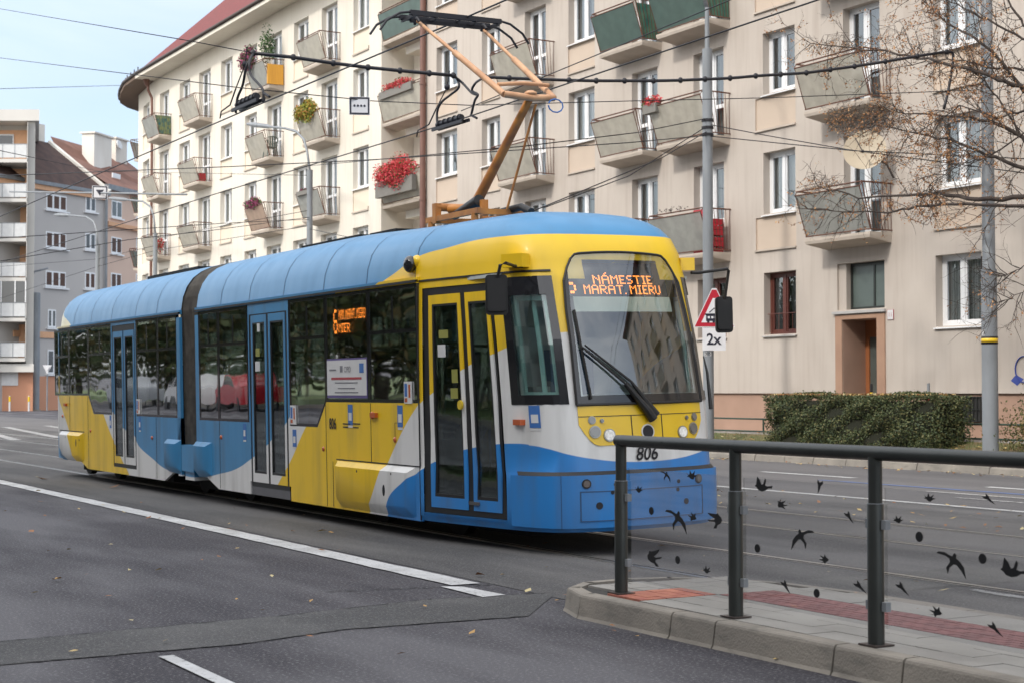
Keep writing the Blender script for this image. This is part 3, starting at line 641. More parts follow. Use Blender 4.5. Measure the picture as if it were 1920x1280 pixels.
for x in (-20.0, -18.9, -17.6, -16.1, -14.9, -27.6, -26.3, -25.1, -23.7, -22.6):
    for y in (7.7, 8.95): b.tube([(x, y, .43), (x, y, 2.5)], .017, 8)
for y in (7.75, 8.95): b.tube([(-20.8, y, 1.95), (-14.4, y, 1.95)], .016, 6); b.tube([(-28.2, y, 1.95), (-21.8, y, 1.95)], .016, 6)
b.tube([(-13.95, 7.45, .5), (-13.75, 7.5, 1.2), (-13.5, 7.5, 1.6)], .018); build_each(b, 'grab_pole', m_hand, T)
b = MB(); b.tube([(-13.35, 7.5, .9), (-13.35, 7.5, 1.5)], .02); b.build('yellow_grab_handle', m_yr, T)
# side windows
def inset(pts, d):
    cx = sum(p[0] for p in pts) / len(pts); cz = sum(p[1] for p in pts) / len(pts); n = len(pts); out = []
    A = sum(pts[i][0] * pts[(i + 1) % n][1] - pts[(i + 1) % n][0] * pts[i][1] for i in range(n)); s_ = 1 if A > 0 else -1
    for i in range(n):
        p0, p1, p2 = Vector(pts[i - 1]), Vector(pts[i]), Vector(pts[(i + 1) % n])
        e1 = (p1 - p0).normalized(); e2 = (p2 - p1).normalized(); n1 = Vector((-e1.y, e1.x)) * s_; n2 = Vector((-e2.y, e2.x)) * s_
        bis = (n1 + n2); bis = bis / max(.3, bis.length_squared / 2) * 1.0; q = p1 + bis * d; out.append((q.x, q.y))
    return out
def swindow(pts, transom=2.08, split=None, name='side_window'):
    y = 7.1; inn = inset(pts, .035); n = len(pts); b = MB()
    for i in range(n):
        j = (i + 1) % n
        b.add([(pts[i][0], y, pts[i][1]), (pts[j][0], y, pts[j][1]), (inn[j][0], y, inn[j][1]), (inn[i][0], y, inn[i][1])] + [(pts[i][0], y + .04, pts[i][1]), (pts[j][0], y + .04, pts[j][1]), (inn[j][0], y + .04, inn[j][1]), (inn[i][0], y + .04, inn[i][1])],
              [(0, 1, 2, 3), (3, 2, 6, 7), (0, 4, 5, 1)])
    x0 = min(p[0] for p in pts); x1 = max(p[0] for p in pts)
    f = b.build(name, m_band, T)
    g_ = MB(); g_.poly([(x, y + .006, z) for x, z in inn], (0, .006, 0)); g_.build('glass', m_tglass, f)
    if transom:
        t_ = MB(); t_.box(x0 + .03, x1 - .03, y - .004, y + .03, transom - .018, transom + .018)
        xm = (x0 + x1) / 2; t_.box(xm - .012, xm + .012, y, y + .03, transom, 2.44); t_.build('transom', m_band, f)
    return f
TOP = 2.54
swindow([(-20.82, 1.09), (-20.05, 1.09), (-20.05, TOP), (-20.82, TOP)]); swindow([(-20.05, 1.09), (-18.95, 1.09), (-18.95, TOP), (-20.05, TOP)])
swindow([(-17.59, 1.07), (-16.76, 1.07), (-16.5, 1.354), (-16.5, TOP), (-17.59, TOP)])
dispw = swindow([(-16.5, 1.354), (-15.36, 1.354), (-15.36, TOP), (-16.5, TOP)], None)
swindow([(-15.36, 1.354), (-14.2, 1.354), (-14.2, TOP), (-15.36, TOP)])
swindow([(-23.71, 1.105), (-22.66, 1.105), (-22.66, TOP), (-23.71, TOP)]); swindow([(-22.66, 1.105), (-21.76, 1.105), (-21.76, TOP), (-22.66, TOP)])
swindow([(-28.62, 1.41), (-27.65, 1.41), (-27.65, TOP), (-28.62, TOP)]); swindow([(-27.65, 1.41), (-26.42, 1.41), (-26.42, TOP), (-27.65, TOP)], None)
swindow([(-26.42, 1.41), (-26.1, 1.11), (-25.03, 1.11), (-25.03, TOP), (-26.42, TOP)])
b = MB()
for a0, a1 in ((-20.7, -14.4), (-28.0, -21.9)): b.box(a0, a1, 9.575, 9.58, 1.2, 2.45)
b.build('far_side_glazing', m_tglass, T)
# doors
def door(S, outer, leaves, zt=2.5, zb=.29, gi=.055, lt=2.405, lb=.345, gt=2.315, gb=.45, na=4, unit=1.0):
    b = MB(); o0, o1 = outer; fw_ = .03 * unit
    strip(b, S, o0, leaves[0][0], zb, zt, -.006, .05, 1); strip(b, S, leaves[-1][1], o1, zb, zt, -.006, .05, 1)
    strip(b, S, o0, o1, lt, zt, -.007, .05, na); strip(b, S, o0, o1, zb, lb, -.007, .05, na)
    strip(b, S, leaves[0][1], leaves[1][0], lb, lt, -.006, .05, 1)
    d = b.build('door', m_blk, T)
    for l0, l1 in leaves:
        gI = gi * unit; c = MB()
        strip(c, S, l0, l0 + gI, lb, lt, .0, .04, 1, 6); strip(c, S, l1 - gI, l1, lb, lt, .0, .04, 1, 6)
        strip(c, S, l0 + gI, l1 - gI, gt, lt, .0, .04, 3); strip(c, S, l0 + gI, l1 - gI, lb, gb, .0, .04, 3); c.build('door_leaf', m_liv, d)
        c = MB(); e = .018 * unit
        strip(c, S, l0 + gI, l0 + gI + e, gb, gt, -.002, .03, 1, 6); strip(c, S, l1 - gI - e, l1 - gI, gb, gt, -.002, .03, 1, 6); strip(c, S, l0 + gI, l1 - gI, gb, gb + .03, -.002, .03, 3); strip(c, S, l0 + gI, l1 - gI, gt - .02, gt, -.002, .03, 3)
        c.build('glass_seal', m_blk, d)
        c = MB(); strip(c, S, l0 + gI, l1 - gI, gb, gt, -.014, .005, 3, 6); c.build('door_glass', m_tglass, d)
    return d
d1 = door(side, (-18.89, -17.64), [(-18.83, -18.31), (-18.24, -17.70)], zb=.30, lb=.36, gb=.47, zt=2.46)
d2 = door(side, (-24.99, -23.75), [(-24.93, -24.40), (-24.34, -23.81)], zb=.30, lb=.36, gb=.47)
d3 = door(nose, (-.985, -.65), [(-.958, -.812), (-.789, -.672)], unit=.27, zt=2.48)
c = MB(); c.box(-18.89, -17.64, 7.105, 7.14, .2, .30); c.build('door_step', M("step_grey", (.12, .12, .13), .7), d1)
c = MB(); 
for S, a, z in ((nose, -.825, 1.34),): p = S(a, z, .01); c.disc(p, (0, -1, 0), .045, .02, 14)
c.build('door_button', m_yr, d3)
# cab side windows
for sg in (-1, 1):
    u0, u1 = (-.605, -.36) if sg < 0 else (.36, .6)
    c = MB(); e = .035 if sg < 0 else .03
    strip(c, nose, u0, u0 + e, 1.343, 2.51, .004, .03, 1, 6); strip(c, nose, u1 - e, u1, 1.343, 2.51, .004, .03, 1, 6); strip(c, nose, u0, u1, 1.343, 1.43, .005, .03, 4); strip(c, nose, u0, u1, 2.34, 2.51, .005, .03, 4, 2)
    cw = c.build('cab_side_window', m_band, T)
    c = MB(); strip(c, nose, u0 + .01, u1 - .01, 1.36, 2.4, -.006, .004, 5, 6); c.build('glass', m_cabg, cw)
    c = MB(); strip(c, nose, u0 + .028, u0 + .05, 1.42, 2.38, -.05, .03, 1, 6); strip(c, nose, u1 - .05, u1 - .032, 1.42, 2.3, -.05, .03, 1, 6); strip(c, nose, u0 + .03, u1 - .03, 1.40, 1.46, -.05, .03, 4); strip(c, nose, u0 + .03, u1 - .03, 2.3, 2.34, -.06, .02, 4); strip(c, nose, (u0 + u1) / 2 - .012, (u0 + u1) / 2 + .012, 1.42, 2.3, -.12, .02, 1, 4); c.build('inner_frame', m_mint, cw)
# windscreen
c = MB(); NS, NT = 40, 30; V = []; F = []; c.m = 0
def wsp(s, t, off):
    a = abs(s); zt = 2.735 - .035 * a * a - (.24 * ((a - .76) / .24) ** 2.2 if a > .76 else 0); z = 1.335 + t * (zt - 1.335)
    ue = .338 - .012 * max(0, (z - 1.335)) - (.03 * max(0, (z - 2.2)) ** 1.0); e_ = nose(ue, z); dy = (e_.y - 8.35) * s; q = z - 1.32; x0 = -12.08 - .161 * q - .0789 * q * q
    return Vector((x0 - (x0 - e_.x) * s * s + off + .012, 8.35 + dy, z))
svals = [-1, -.965, -.93] + [-.93 + 1.86 * i / 34 for i in range(1, 34)] + [.93, .965, 1]; tvals = [0, .03, .06] + [.06 + .9 * i / 26 for i in range(1, 27)] + [1]
V = [wsp(s, t, .012) for t in tvals for s in svals]; w_ = len(svals)
for j in range(len(tvals) - 1):
    for i in range(w_ - 1):
        q = j * w_ + i; fr = svals[i] < -.93 + 1e-6 and svals[i + 1] <= -.93 + 1e-6 or svals[i] >= .93 - 1e-6 or tvals[j + 1] <= .06 + 1e-6
        F.append(((q, q + 1, q + w_ + 1, q + w_), 1 if fr else 0))
b_ = len(c.v); c.v += [tuple(v) for v in V]
for f, mi in F: c.f.append(list(f)); c.mi.append(mi)
ws = c.build('windscreen', [m_ws, m_band], T, smooth=True)
c = MB()
for a, bb in (((-1, 0), (1, 0)), ((-1, 1), (1, 1))):
    pts = [wsp(a[0] + (bb[0] - a[0]) * i / 30, a[1], .012) for i in range(31)]; c.tube(pts, .012, 6)
for s in (-1, 1): c.tube([wsp(s, i / 20, .012) for i in range(21)], .012, 6)
c.build('windscreen_seal', m_blk, ws)
# cab interior
c = MB(); c.box(-13.0, -12.22, 7.65, 9.05, 1.12, 1.3); c.box(-12.75, -12.45, 8.0, 8.7, 1.3, 1.42); c.box(-12.95, -12.75, 7.6, 7.75, 1.0, 1.5); c.build('dashboard', M("dash_grey", (.16, .19, .185), .7), T)
c = MB(); c.box(-13.55, -13.4, 8.15, 8.65, 1.0, 1.85); c.box(-13.5, -13.0, 8.12, 8.68, .9, 1.05); c.ball((-13.45, 8.4, 1.95), .13, .5, 1, .8); c.build('driver_seat', m_seat, T)
c = MB(); c.add([nose(u, 2.33, -.05) for u in (-.27, -.13, 0, .13, .27)] + [nose(u, 2.19, -.05) for u in (-.27, -.13, 0, .13, .27)], [(i, i + 1, 6 + i, 5 + i) for i in range(4)]); c.build('sun_blind', M("sun_blind", (.62, .66, .58), .7), T)
c = MB(); strip(c, nose, -.29, .29, 2.35, 2.66, -.09, .05, 8, 3); db = c.build('destination_display', m_ledoff, T)
FONT = {'N': ["1...1", "11..1", "1.1.1", "1..11", "1...1", "1...1", "1...1"], 'A': [".111.", "1...1", "1...1", "11111", "1...1", "1...1", "1...1"], 'M': ["1...1", "11.11", "1.1.1", "1...1", "1...1", "1...1", "1...1"],
        'E': ["1111", "1...", "1...", "111.", "1...", "1...", "1111"], 'S': [".111", "1...", "1...", ".11.", "...1", "...1", "111."], 'T': ["11111", "..1..", "..1..", "..1..", "..1..", "..1..", "..1.."], 'I': ["111", ".1.", ".1.", ".1.", ".1.", ".1.", "111"],
        'R': ["1111.", "1...1", "1...1", "1111.", "1.1..", "1..1.", "1...1"], 'U': ["1...1", "1...1", "1...1", "1...1", "1...1", "1...1", ".111."], '.': [".", ".", ".", ".", ".", ".", "1"], ' ': [".", ".", ".", ".", ".", ".", "."],
        '6': [".111.", "1....", "1....", "1111.", "1...1", "1...1", ".111."], 'C': [".111", "1...", "1...", "1...", "1...", "1...", ".111"], 'O': [".11.", "1..1", "1..1", "1..1", "1..1", "1..1", ".11."], 'D': ["111.", "1..1", "1..1", "1..1", "1..1", "1..1", "111."]}
def ledtext(mb, S, text, a0, a1, z0, z1, off, accent=None, clip=0):
    cols = []
    for i, ch in enumerate(text):
        gph = FONT[ch]
        for cx in range(len(gph[0])): cols.append([gph[r][cx] == '1' for r in range(7)])
        cols.append([False] * 7)
    cols.pop(); n = len(cols); da = (a1 - a0) / n; dz = (z1 - z0) / 7
    for i, cl in enumerate(cols):
        if i < clip: continue
        for r in range(7):
            if cl[r]:
                a = a0 + (i + .5) * da; z = z1 - (r + .5) * dz; ha = da * .42; hz = dz * .42
                mb.quad(S(a - ha, z - hz, off), S(a + ha, z - hz, off), S(a + ha, z + hz, off), S(a - ha, z + hz, off))
    if accent is not None:
        a = a0 + accent * da
        for k_ in (0, 1):
            ax = a + k_ * da; z = z1 + (1 + k_) * dz * .8; mb.quad(S(ax - da * .4, z - dz * .4, off), S(ax + da * .4, z - dz * .4, off), S(ax + da * .4, z + dz * .4, off), S(ax - da * .4, z + dz * .4, off))
c = MB(); ledtext(c, nose, "NAMESTIE", -.135, .185, 2.462, 2.552, -.085, accent=8.5); ledtext(c, nose, "MARAT. MIERU", -.192, .232, 2.366, 2.452, -.085); ledtext(c, nose, "6", -.295, -.235, 2.37, 2.56, -.085, clip=2)
c.build('led_text', m_led, db)
c = MB(); c.box(-16.38, -15.45, 7.14, 7.18, 2.06, 2.42); sdp = c.build('side_display', m_ledoff, T)
def sd(a, z, off): return Vector((a, 7.136 - off, z))
c = MB(); ledtext(c, sd, "6", -16.34, -16.23, 2.10, 2.37, .001); ledtext(c, sd, "NAM. MARAT. MIERU", -16.2, -15.5, 2.25, 2.36, .001); ledtext(c, sd, "MIER", -16.2, -15.9, 2.11, 2.21, .001); c.build('led_text', m_led2, sdp)
# poster in the display window
c = MB(); c.box(-16.46, -15.4, 7.096, 7.105, 1.40, 1.83); po = c.build('window_poster', M("poster_violet", (.12, .09, .25), .5), T)
c = MB(); c.box(-16.45, -15.41, 7.093, 7.097, 1.43, 1.81); c.build('poster_sheet', m_stw, po)
c = MB(); textmb(c, "OPD", .09, (-15.98, 7.092, 1.68), (1, 0, 0), (0, 0, 1)); c.box(-16.09, -16.02, 7.0905, 7.0935, 1.68, 1.75)
for z, l in ((1.56, .6), (1.50, .45), (1.455, .62)): c.box(-15.93 - l / 2, -15.93 + l / 2, 7.0905, 7.0935, z, z + .012)
c.box(-16.38, -16.2, 7.0905, 7.0935, 1.70, 1.715); c.build('poster_print', m_stg, po)
c = MB(); c.box(-16.33, -15.53, 7.0905, 7.0935, 1.60, 1.625); c.build('poster_headline', m_redt, po)
c = MB(); c.box(-15.58, -15.47, 7.0905, 7.0935, 1.67, 1.77); c.build('poster_flag', m_stb, po)
# nose details
def ndisc(mb, u, z, r, off, t, n=24):
    p = nose(u, z, off); q = nose(u, z, off + t); d = (q - p); return mb.tube([p, p + d], r, n)
c = MB(); gp = []
outl = [(-.325, 1.29), (-.33, 1.12), (-.322, 1.05), (-.30, .995), (-.27, .972), (-.2, .965), (.2, .965), (.27, .972), (.30, .995), (.322, 1.05), (.33, 1.12), (.325, 1.29)]
cols_ = [-.33 + .66 * i / 30 for i in range(31)]
V = []
for u in cols_:
    a = abs(u); zl = .965 + (.19 * ((a - .24) / .09) ** 2 if a > .24 else 0)
    V += [nose(u, zl, .006), nose(u, (zl + 1.325) / 2, .006), nose(u, 1.325, .006)]
c.add(V, [(3 * i + j, 3 * i + 3 + j, 3 * i + 4 + j, 3 * i + 1 + j) for i in range(30) for j in range(2)]); gr = c.build('front_panel', m_yel, T, smooth=True)
c = MB()
for z in (1.225,): strip(c, nose, -.33, .33, z, z + .006, .009, .004, 24)
for u in (-.075, .075): strip(c, nose, u - .002, u + .002, .97, 1.225, .009, .004, 1, 3)
build_each(c, 'panel_seam', m_blk, gr)
for u, z, r, lit in ((-.26, 1.089, .046, 0), (-.188, 1.056, .048, 1), (.188, 1.056, .048, 1), (.262, 1.085, .046, 0), (-.271, 1.195, .03, 0), (.275, 1.19, .03, 0), (-.221, 1.187, .016, 0), (.221, 1.187, .016, 0)):
    c = MB(); ndisc(c, u, z, r * 1.22, .004, .012); hl = c.build('headlight', m_chr, T); c = MB(); ndisc(c, u, z, r, .012, .01); c.build('lens', m_lamp if lit else m_lens, hl)
c = MB(); ndisc(c, 0, 1.075, .07, .004, .01); em = c.build('badge', m_stw, T); c = MB(); ndisc(c, 0, 1.075, .058, .01, .006); c.build('badge_centre', m_txt, em)
def ntext(name, body, size, u, z, mat_, sx=1, shear=0, bold=.02):
    p = nose(u, z, .006); du = nose(u + .02, z, .006) - nose(u - .02, z, .006); c = MB(); textmb(c, body, size, p, du, (0, 0, 1), .001, bold, shear, 'CENTER', sx); return c.build(name, mat_, T)
ntext('fleet_number', "806", .175, -.015, .822, m_txt, .92, .18, .015)
# bumper
c = MB()
strip(c, nose, -.60, .60, .704, .738, .004, .03, 40)
c.build('bumper_gap', m_blk, T)
c = MB(); strip(c, nose, -.625, .6, .25, .70, .02, .05, 44, 4); bu = c.build('bumper', m_liv, T, auto=True)
c = MB(); strip(c, nose, -.345, .27, .30, .306, .0235, .01, 24); strip(c, nose, -.345, .27, .56, .568, .0235, .01, 24); strip(c, nose, -.35, -.345, .30, .568, .0235, .01, 1, 3); strip(c, nose, .265, .27, .30, .568, .0235, .01, 1, 3); strip(c, nose, -.42, -.418, .25, .7, .022, .01, 1, 3); build_each(c, 'bumper_seam', m_ribc, bu)
for u, z in ((-.324, .635), (.242, .625)):
    c = MB(); ndisc(c, u, z, .042, .015, .014); fl = c.build('fog_light', m_blk, T); c = MB(); ndisc(c, u, z, .03, .025, .01); c.build('lens', m_lens, fl)
c = MB()
for u, z, r in ((-.27, .437, .032), (.161, .428, .028), (-.19, .62, .016), (.12, .615, .018), (-.205, .55, .018), (.115, .54, .018), (-.01, .43, .0)): 
    if r: ndisc(c, u, z, r, .015, .009, 16)
build_each(c, 'bumper_socket', m_txt, bu)
# wiper
c = MB(); P0 = nose(.02, 1.20, .05); P1 = nose(-.10, 1.5, .07); P2 = nose(-.285, 1.84, .06)
c.tube([P0 + Vector((0, 0, -.02)), nose(-.01, 1.27, .055), P1], [.045, .04, .022], 10); c.tube([P1, P2], .011, 8); c.tube([nose(.04, 1.22, .045), nose(-.07, 1.52, .06), nose(-.27, 1.86, .05)], [.035, .013, .009], 8)
wp = c.build('wiper', m_blk, T); c = MB(); c.tube([nose(-.29, 2.18, .03), nose(-.285, 1.84, .035), nose(-.268, 1.38, .03)], .013, 6); c.build('wiper_blade', m_blk, wp)
# mirrors
def W2L(p): p = Vector(p); return Vector((p.x, 8.35 + (p.y - 8.35) + (p.z) * .0244, p.z - .03 - (p.y - 8.35) * .0244))
for sg in (-1, 1):
    c = MB()
    if sg < 0: cc = nose(-.50, 2.645, .06); hd = W2L(atY(931, 553, 6.98)); el = W2L(atY(938, 497, 6.98)); st = nose(-.47, 2.585, .06)
    else: cc = nose(.50, 2.64, .06); hd = W2L(atY(1358, 590, 9.78)); el = W2L(atY(1366, 508, 9.78)); st = nose(.5, 2.55, .1)
    dn = (nose(sg * .55, 2.6) - nose(sg * .44, 2.6)).normalized(); c.obox(cc, dn, dn.cross(Vector((0, 0, 1))), (0, 0, 1), .11, .07, .062)
    mr = c.build('mirror_bracket', m_yel, T, auto=True)
    c = MB(); mid = Vector((st.x, st.y + sg * .08, st.z)); c.tube([st, mid, el + Vector((.03, -sg * .04, .015)), el, Vector((hd.x, hd.y, hd.z + .1))], .015, 8); c.build('mirror_arm', m_blk, mr)
    c = MB(); w2, h2_ = (.10, .18) if sg < 0 else (.085, .18)
    ax = RT.copy(); ay = Vector((FW.x, FW.y, 0)).normalized(); R_ = .035; pts = []
    for cx_, cz_, a0 in ((w2 - R_, h2_ - R_, 0), (-w2 + R_, h2_ - R_, 90), (-w2 + R_, -h2_ + R_, 180), (w2 - R_, -h2_ + R_, 270)):
        for a_ in range(0, 91, 22): pts.append(hd + ax * (cx_ + R_ * math.cos(R(a0 + a_))) + Vector((0, 0, cz_ + R_ * math.sin(R(a0 + a_)))))
    c.poly(pts, ay * .07); c.poly([hd + (p - hd) * .82 - ay * .03 for p in pts], ay * .04)
    c.build('mirror_housing', m_blk, mr, auto=True)
c = MB(); c.tube([nose(.47, 1.75, .05), nose(.46, 1.6, .06), nose(.455, 1.25, .05)], [.006, .012, .02], 8); c.build('washer_hose', m_blk, T)
# markers, stickers, side text, roof camera pod
for x, z, r in ((-15.29, 1.22, .04), (-14.75, .98, .03), (-16.6, .83, .028), (-19.97, .88, .03), (-22.95, .8, .03), (-26.3, .83, .03), (-28.1, 1.05, .028)):
    c = MB(); c.ball((x, 7.1, z), r, 1, .7, 1); c.build('side_marker', m_org, T, smooth=True)
for p in (nose(-.575, 1.185, .02), Vector((-27.85, 7.085, 1.25)), Vector((-15.22, 7.085, 1.225))):
    c = MB(); c.box(p.x - .065, p.x + .065, p.y - .02, p.y + .05, p.z - .025, p.z + .025); c.build('turn_signal', m_org, T)
def sticker(S, a, z, wa, h, inner=True):
    c = MB(); strip(c, S, a - wa / 2, a + wa / 2, z - h / 2, z + h / 2, .004, .003, 2); s_ = c.build('sticker', m_stb, T)
    if inner: c = MB(); strip(c, S, a - wa * .32, a + wa * .32, z - h * .28, z + h * .1, .006, .002, 1); strip(c, S, a - wa * .45, a + wa * .45, z - h * .62, z - h * .52, .004, .003, 1); c.build('sticker_print', m_stw, s_)
sticker(nose, -.507, 1.235, .048, .2); sticker(side, -15.85, 1.22, .12, .22); sticker(side, -14.62, 1.22, .12, .22); sticker(side, -17.45, .93, .11, .2); sticker(side, -19.1, .97, .1, .2); sticker(side, -25.12, 1.0, .09, .2); sticker(side, -23.55, 1.0, .1, .2)
for x, z in ((-14.42, 1.46), (-17.47, 1.2), (-23.6, 1.25)):
    c = MB(); c.box(x - .085, x + .085, 7.09, 7.1, z - .11, z + .11); s_ = c.build('notice_sticker', m_stw, T)
    c = MB(); c.box(x - .07, x - .01, 7.0885, 7.0915, z - .04, z + .09); build_each(c, 'notice_print', m_stb, s_); c = MB(); c.box(x + .02, x + .06, 7.0885, 7.0915, z - .05, z + .08); c.box(x - .07, x - .01, 7.0885, 7.0915, z - .095, z - .055); build_each(c, 'notice_print', m_org, s_)
c = MB(); textmb(c, "806", .17, (-16.42, 7.095, 1.06), (1, 0, 0), (0, 0, 1), .001, .02, 0, 'LEFT', .75)
for x0, l, z in ((-16.05, .2, 1.115), (-16.05, .14, 1.08), (-15.78, .18, 1.12), (-15.78, .14, 1.08)): c.box(x0, x0 + l, 7.0955, 7.0985, z, z + .012)
c.build('fleet_number', m_txt, T)
c = MB(); c.box(-18.66, -18.52, 7.088, 7.096, 1.72, 1.84); c.box(-18.58, -18.5, 7.088, 7.096, 2.2, 2.3); build_each(c, 'door_notice', m_stw, T)
c = MB(); 
for S_, a, z in ((nose, -.905, 1.88),): strip(c, S_, a - .016, a + .016, z - .08, z + .04, .0, .004)
build_each(c, 'door_notice', m_stw, T)
c = MB(); strip(c, nose, -.915, -.875, 1.98, 2.06, .0, .004); strip(c, nose, -.865, -.84, 1.55, 1.68, .0, .004); strip(c, nose, -.872, -.842, 1.4, 1.5, .0, .004); c.box(-18.64, -18.52, 7.088, 7.096, 1.9, 2.0); build_each(c, 'yellow_notice', M("yellow_green_notice", (.28, .28, .06), .6), T)
c = MB(); p = Vector((-14.36, 7.16, 2.74)); c.ball(p + Vector((.045, .02, .02)), .085, 1, .8, .8, 12, 8); cp = c.build('camera_pod', m_yel, T, smooth=True); c = MB(); c.ball(p + Vector((-.0, -.045, -.005)), .088, 1, .75, 1, 12, 8); c.build('camera_lens', m_band, cp, smooth=True)
# rear lamps and roof boxes
c = MB(); c.box(-28.8, -28.74, 7.3, 7.4, 1.2, 1.3); c.build('tail_light', M("tail_red", (.3, .02, .015), .3), T)
c = MB(); c.box(-19.2, -17.4, 7.95, 8.8, 3.25, 3.318); c.box(-25.5, -23.0, 7.85, 8.85, 3.25, 3.318); c.box(-17.0, -16.3, 7.9, 8.8, 3.2, 3.29); build_each(c, 'roof_equipment', m_und, T)
# pantograph
def L_(px, py, y): return W2L(atY(px, py, y))
c = MB()
for y in (8.05, 8.65): c.box(-15.8, -14.6, y - .025, y + .025, 3.30, 3.36)
for x in (-15.75, -14.7): c.box(x - .025, x + .025, 8.05, 8.65, 3.30, 3.36)
for x, y in ((-15.7, 8.05), (-15.7, 8.65), (-14.7, 8.05), (-14.7, 8.65)): c.tube([(x, y, 3.15), (x, y, 3.31)], [.045, .04], 10)
c.box(-15.62, -15.54, 8.02, 8.09, 3.28, 3.50); c.box(-15.62, -15.54, 8.61, 8.68, 3.28, 3.50); c.tube([(-15.58, 8.05, 3.46), (-15.58, 8.65, 3.46)], .045, 12); c.tube([(-15.55, 8.2, 3.44), (-15.25, 8.33, 3.43)], .05, 12)
c.box(-14.86, -14.80, 8.2, 8.27, 3.3, 3.47)
pan = c.build('pantograph', m_wb, T, auto=True)
c = MB(); c.tube([(-15.48, 8.22, 3.36), (-14.9, 8.22, 3.47)], [.045, .065], 14); c.tube([(-14.9, 8.5, 3.36), (-14.5, 8.5, 3.37), (-14.3, 8.5, 3.3)], .04, 10); c.build('spring_housing', m_blk, pan, auto=True)
kn = L_(992, 188, 8.35); c = MB(); c.tube([(-15.3, 8.35, 3.41), kn], [.06, .042], 14); c.build('lower_arm', m_wb, pan, auto=True)
c = MB(); c.tube([(-14.72, 8.42, 3.27), kn + Vector((.05, .05, -.05))], .014, 8); c.build('control_rod', m_wb, pan)
c = MB(); ka = kn + Vector((.0, -.30, .04)); kb = kn + Vector((.0, .30, .04)); hx = -15.72
pa = Vector((hx, 7.93, 5.53)); pb2 = Vector((hx, 8.77, 5.50))
c.tube([ka, ka + (kb - ka) * .5 + Vector((.06, 0, -.03)), kb], .036, 12); c.tube([ka + Vector((-.12, .0, .12)), (ka + kb) / 2 + Vector((-.1, 0, .15)), kb + Vector((-.1, 0, .15))], .022, 8)
c.tube([ka, ka + (pa - ka) * .55], .034, 12); c.tube([ka + (pa - ka) * .55, pa], .02, 10); c.tube([kb, kb + (pb2 - kb) * .55], .034, 12); c.tube([kb + (pb2 - kb) * .55, pb2], .02, 10)
c.ball(kn + Vector((0.03, 0, .06)), .07, 1, 1, .5); c.build('upper_frame', m_wbp, pan, auto=True)
c = MB()
for dx in (-.13, .13):
    x = hx + dx; zt = 5.60
    c.tube([(x, 7.42, 5.36), (x, 7.5, 5.47), (x, 7.66, 5.565), (x, 7.85, zt), (x, 8.85, zt), (x, 9.04, 5.565), (x, 9.2, 5.47), (x, 9.28, 5.36)], .014, 8); c.box(x - .022, x + .022, 7.78, 8.92, zt - .045, zt + .008)
for y in (7.82, 8.1, 8.6, 8.88): c.box(hx - .15, hx + .15, y - .012, y + .012, 5.53, 5.57)
c.box(hx - .02, hx + .02, 7.85, 8.85, 5.505, 5.54)
for y in (7.93, 8.77): c.tube([(hx - .06, y, 5.5), (hx, y, 5.56), (hx + .06, y, 5.5)], .018, 6)
c.build('collector_head', m_cable, pan)
c = MB(); c.tube([kn + Vector((.05, .2 + .09 * (1 - math.cos(a * .6)), -.05 - .07 * math.sin(a * .6))) for a in range(11)], .008, 6); c.build('jumper_cable', m_stb, pan)
T.location.z = .03; T.rotation_euler = (R(1.4), 0, 0)
# ------------------------------------------------------------------ apartment houses
LIB = empty('_lib', (0, 0, -500))
def lib_window(w_, h, frame=m_white, door=False, grey=False):
    """window whose origin is the lower left outer corner of its opening; built once, then copied"""
    o = MB(); f = .075; y0, y1 = .20, .27
    o.box(0, w_, y0, y1, h - f, h); o.box(0, w_, y0, y1, 0, f); o.box(0, f, y0, y1, f, h - f); o.box(w_ - f, w_, y0, y1, f, h - f)
    m_ = w_ * .46; o.box(m_ - .05, m_ + .05, y0 - .01, y1, f, h - f)
    for a, b_ in ((f, m_ - .05), (m_ + .05, w_ - f)):
        o.box(a, a + .045, y0 + .01, y1, f, h - f); o.box(b_ - .045, b_, y0 + .01, y1, f, h - f); o.box(a + .045, b_ - .045, y0 + .01, y1, f, f + .05); o.box(a + .045, b_ - .045, y0 + .01, y1, h - f - .05, h - f)
        if door: o.box(a + .045, b_ - .045, y0 + .01, y1, .85, .95)
    me = o.mesh('window', frame); W_ = bpy.data.objects.new('balcony_door' if door else 'window', me); COL.objects.link(W_); W_.parent = LIB
    def ch(mb, nm, mt, sm=False):
        c = bpy.data.objects.new(nm, mb.mesh(nm, mt, smooth=sm)); COL.objects.link(c); c.parent = W_; KID.setdefault(W_.name, []).append(c)
    ch(MB().quad((f, y0 + .04, f), (w_ - f, y0 + .04, f), (w_ - f, y0 + .04, h - f), (f, y0 + .04, h - f)), 'pane', m_pane)
    cm = MB(); n = 28
    for i in range(n):
        a = f + (w_ - 2 * f) * i / n; b_ = f + (w_ - 2 * f) * (i + 1) / n; ya = y0 + .14 + .02 * math.sin(i * 2.2); yb = y0 + .14 + .02 * math.sin((i + 1) * 2.2)
        cm.quad((a, ya, f), (b_, yb, f), (b_, yb, h - f), (a, ya, h - f))
    ch(cm, 'curtain', m_curt)
    if not door: ch(MB().poly([(-.03, y0, .0), (-.03, -.06, -.035), (-.03, -.06, -.06), (-.03, y0, -.03)], (w_ + .06, 0, 0)), 'sill', m_white if frame is m_white else m_sill)
    return W_
lw_cache = {}
def put_window(house, x, y, z, w_, h, door=False, frame=None, rot=0):
    key = (round(w_, 2), round(h, 2), door, id(frame)); frame = frame or m_white
    if key not in lw_cache: lw_cache[key] = lib_window(w_, h, frame, door)
    o = copy_tree(lw_cache[key], house, Vector((x, y, z)) - house.location)
    if rot: o.rotation_euler.z = rot
    return o
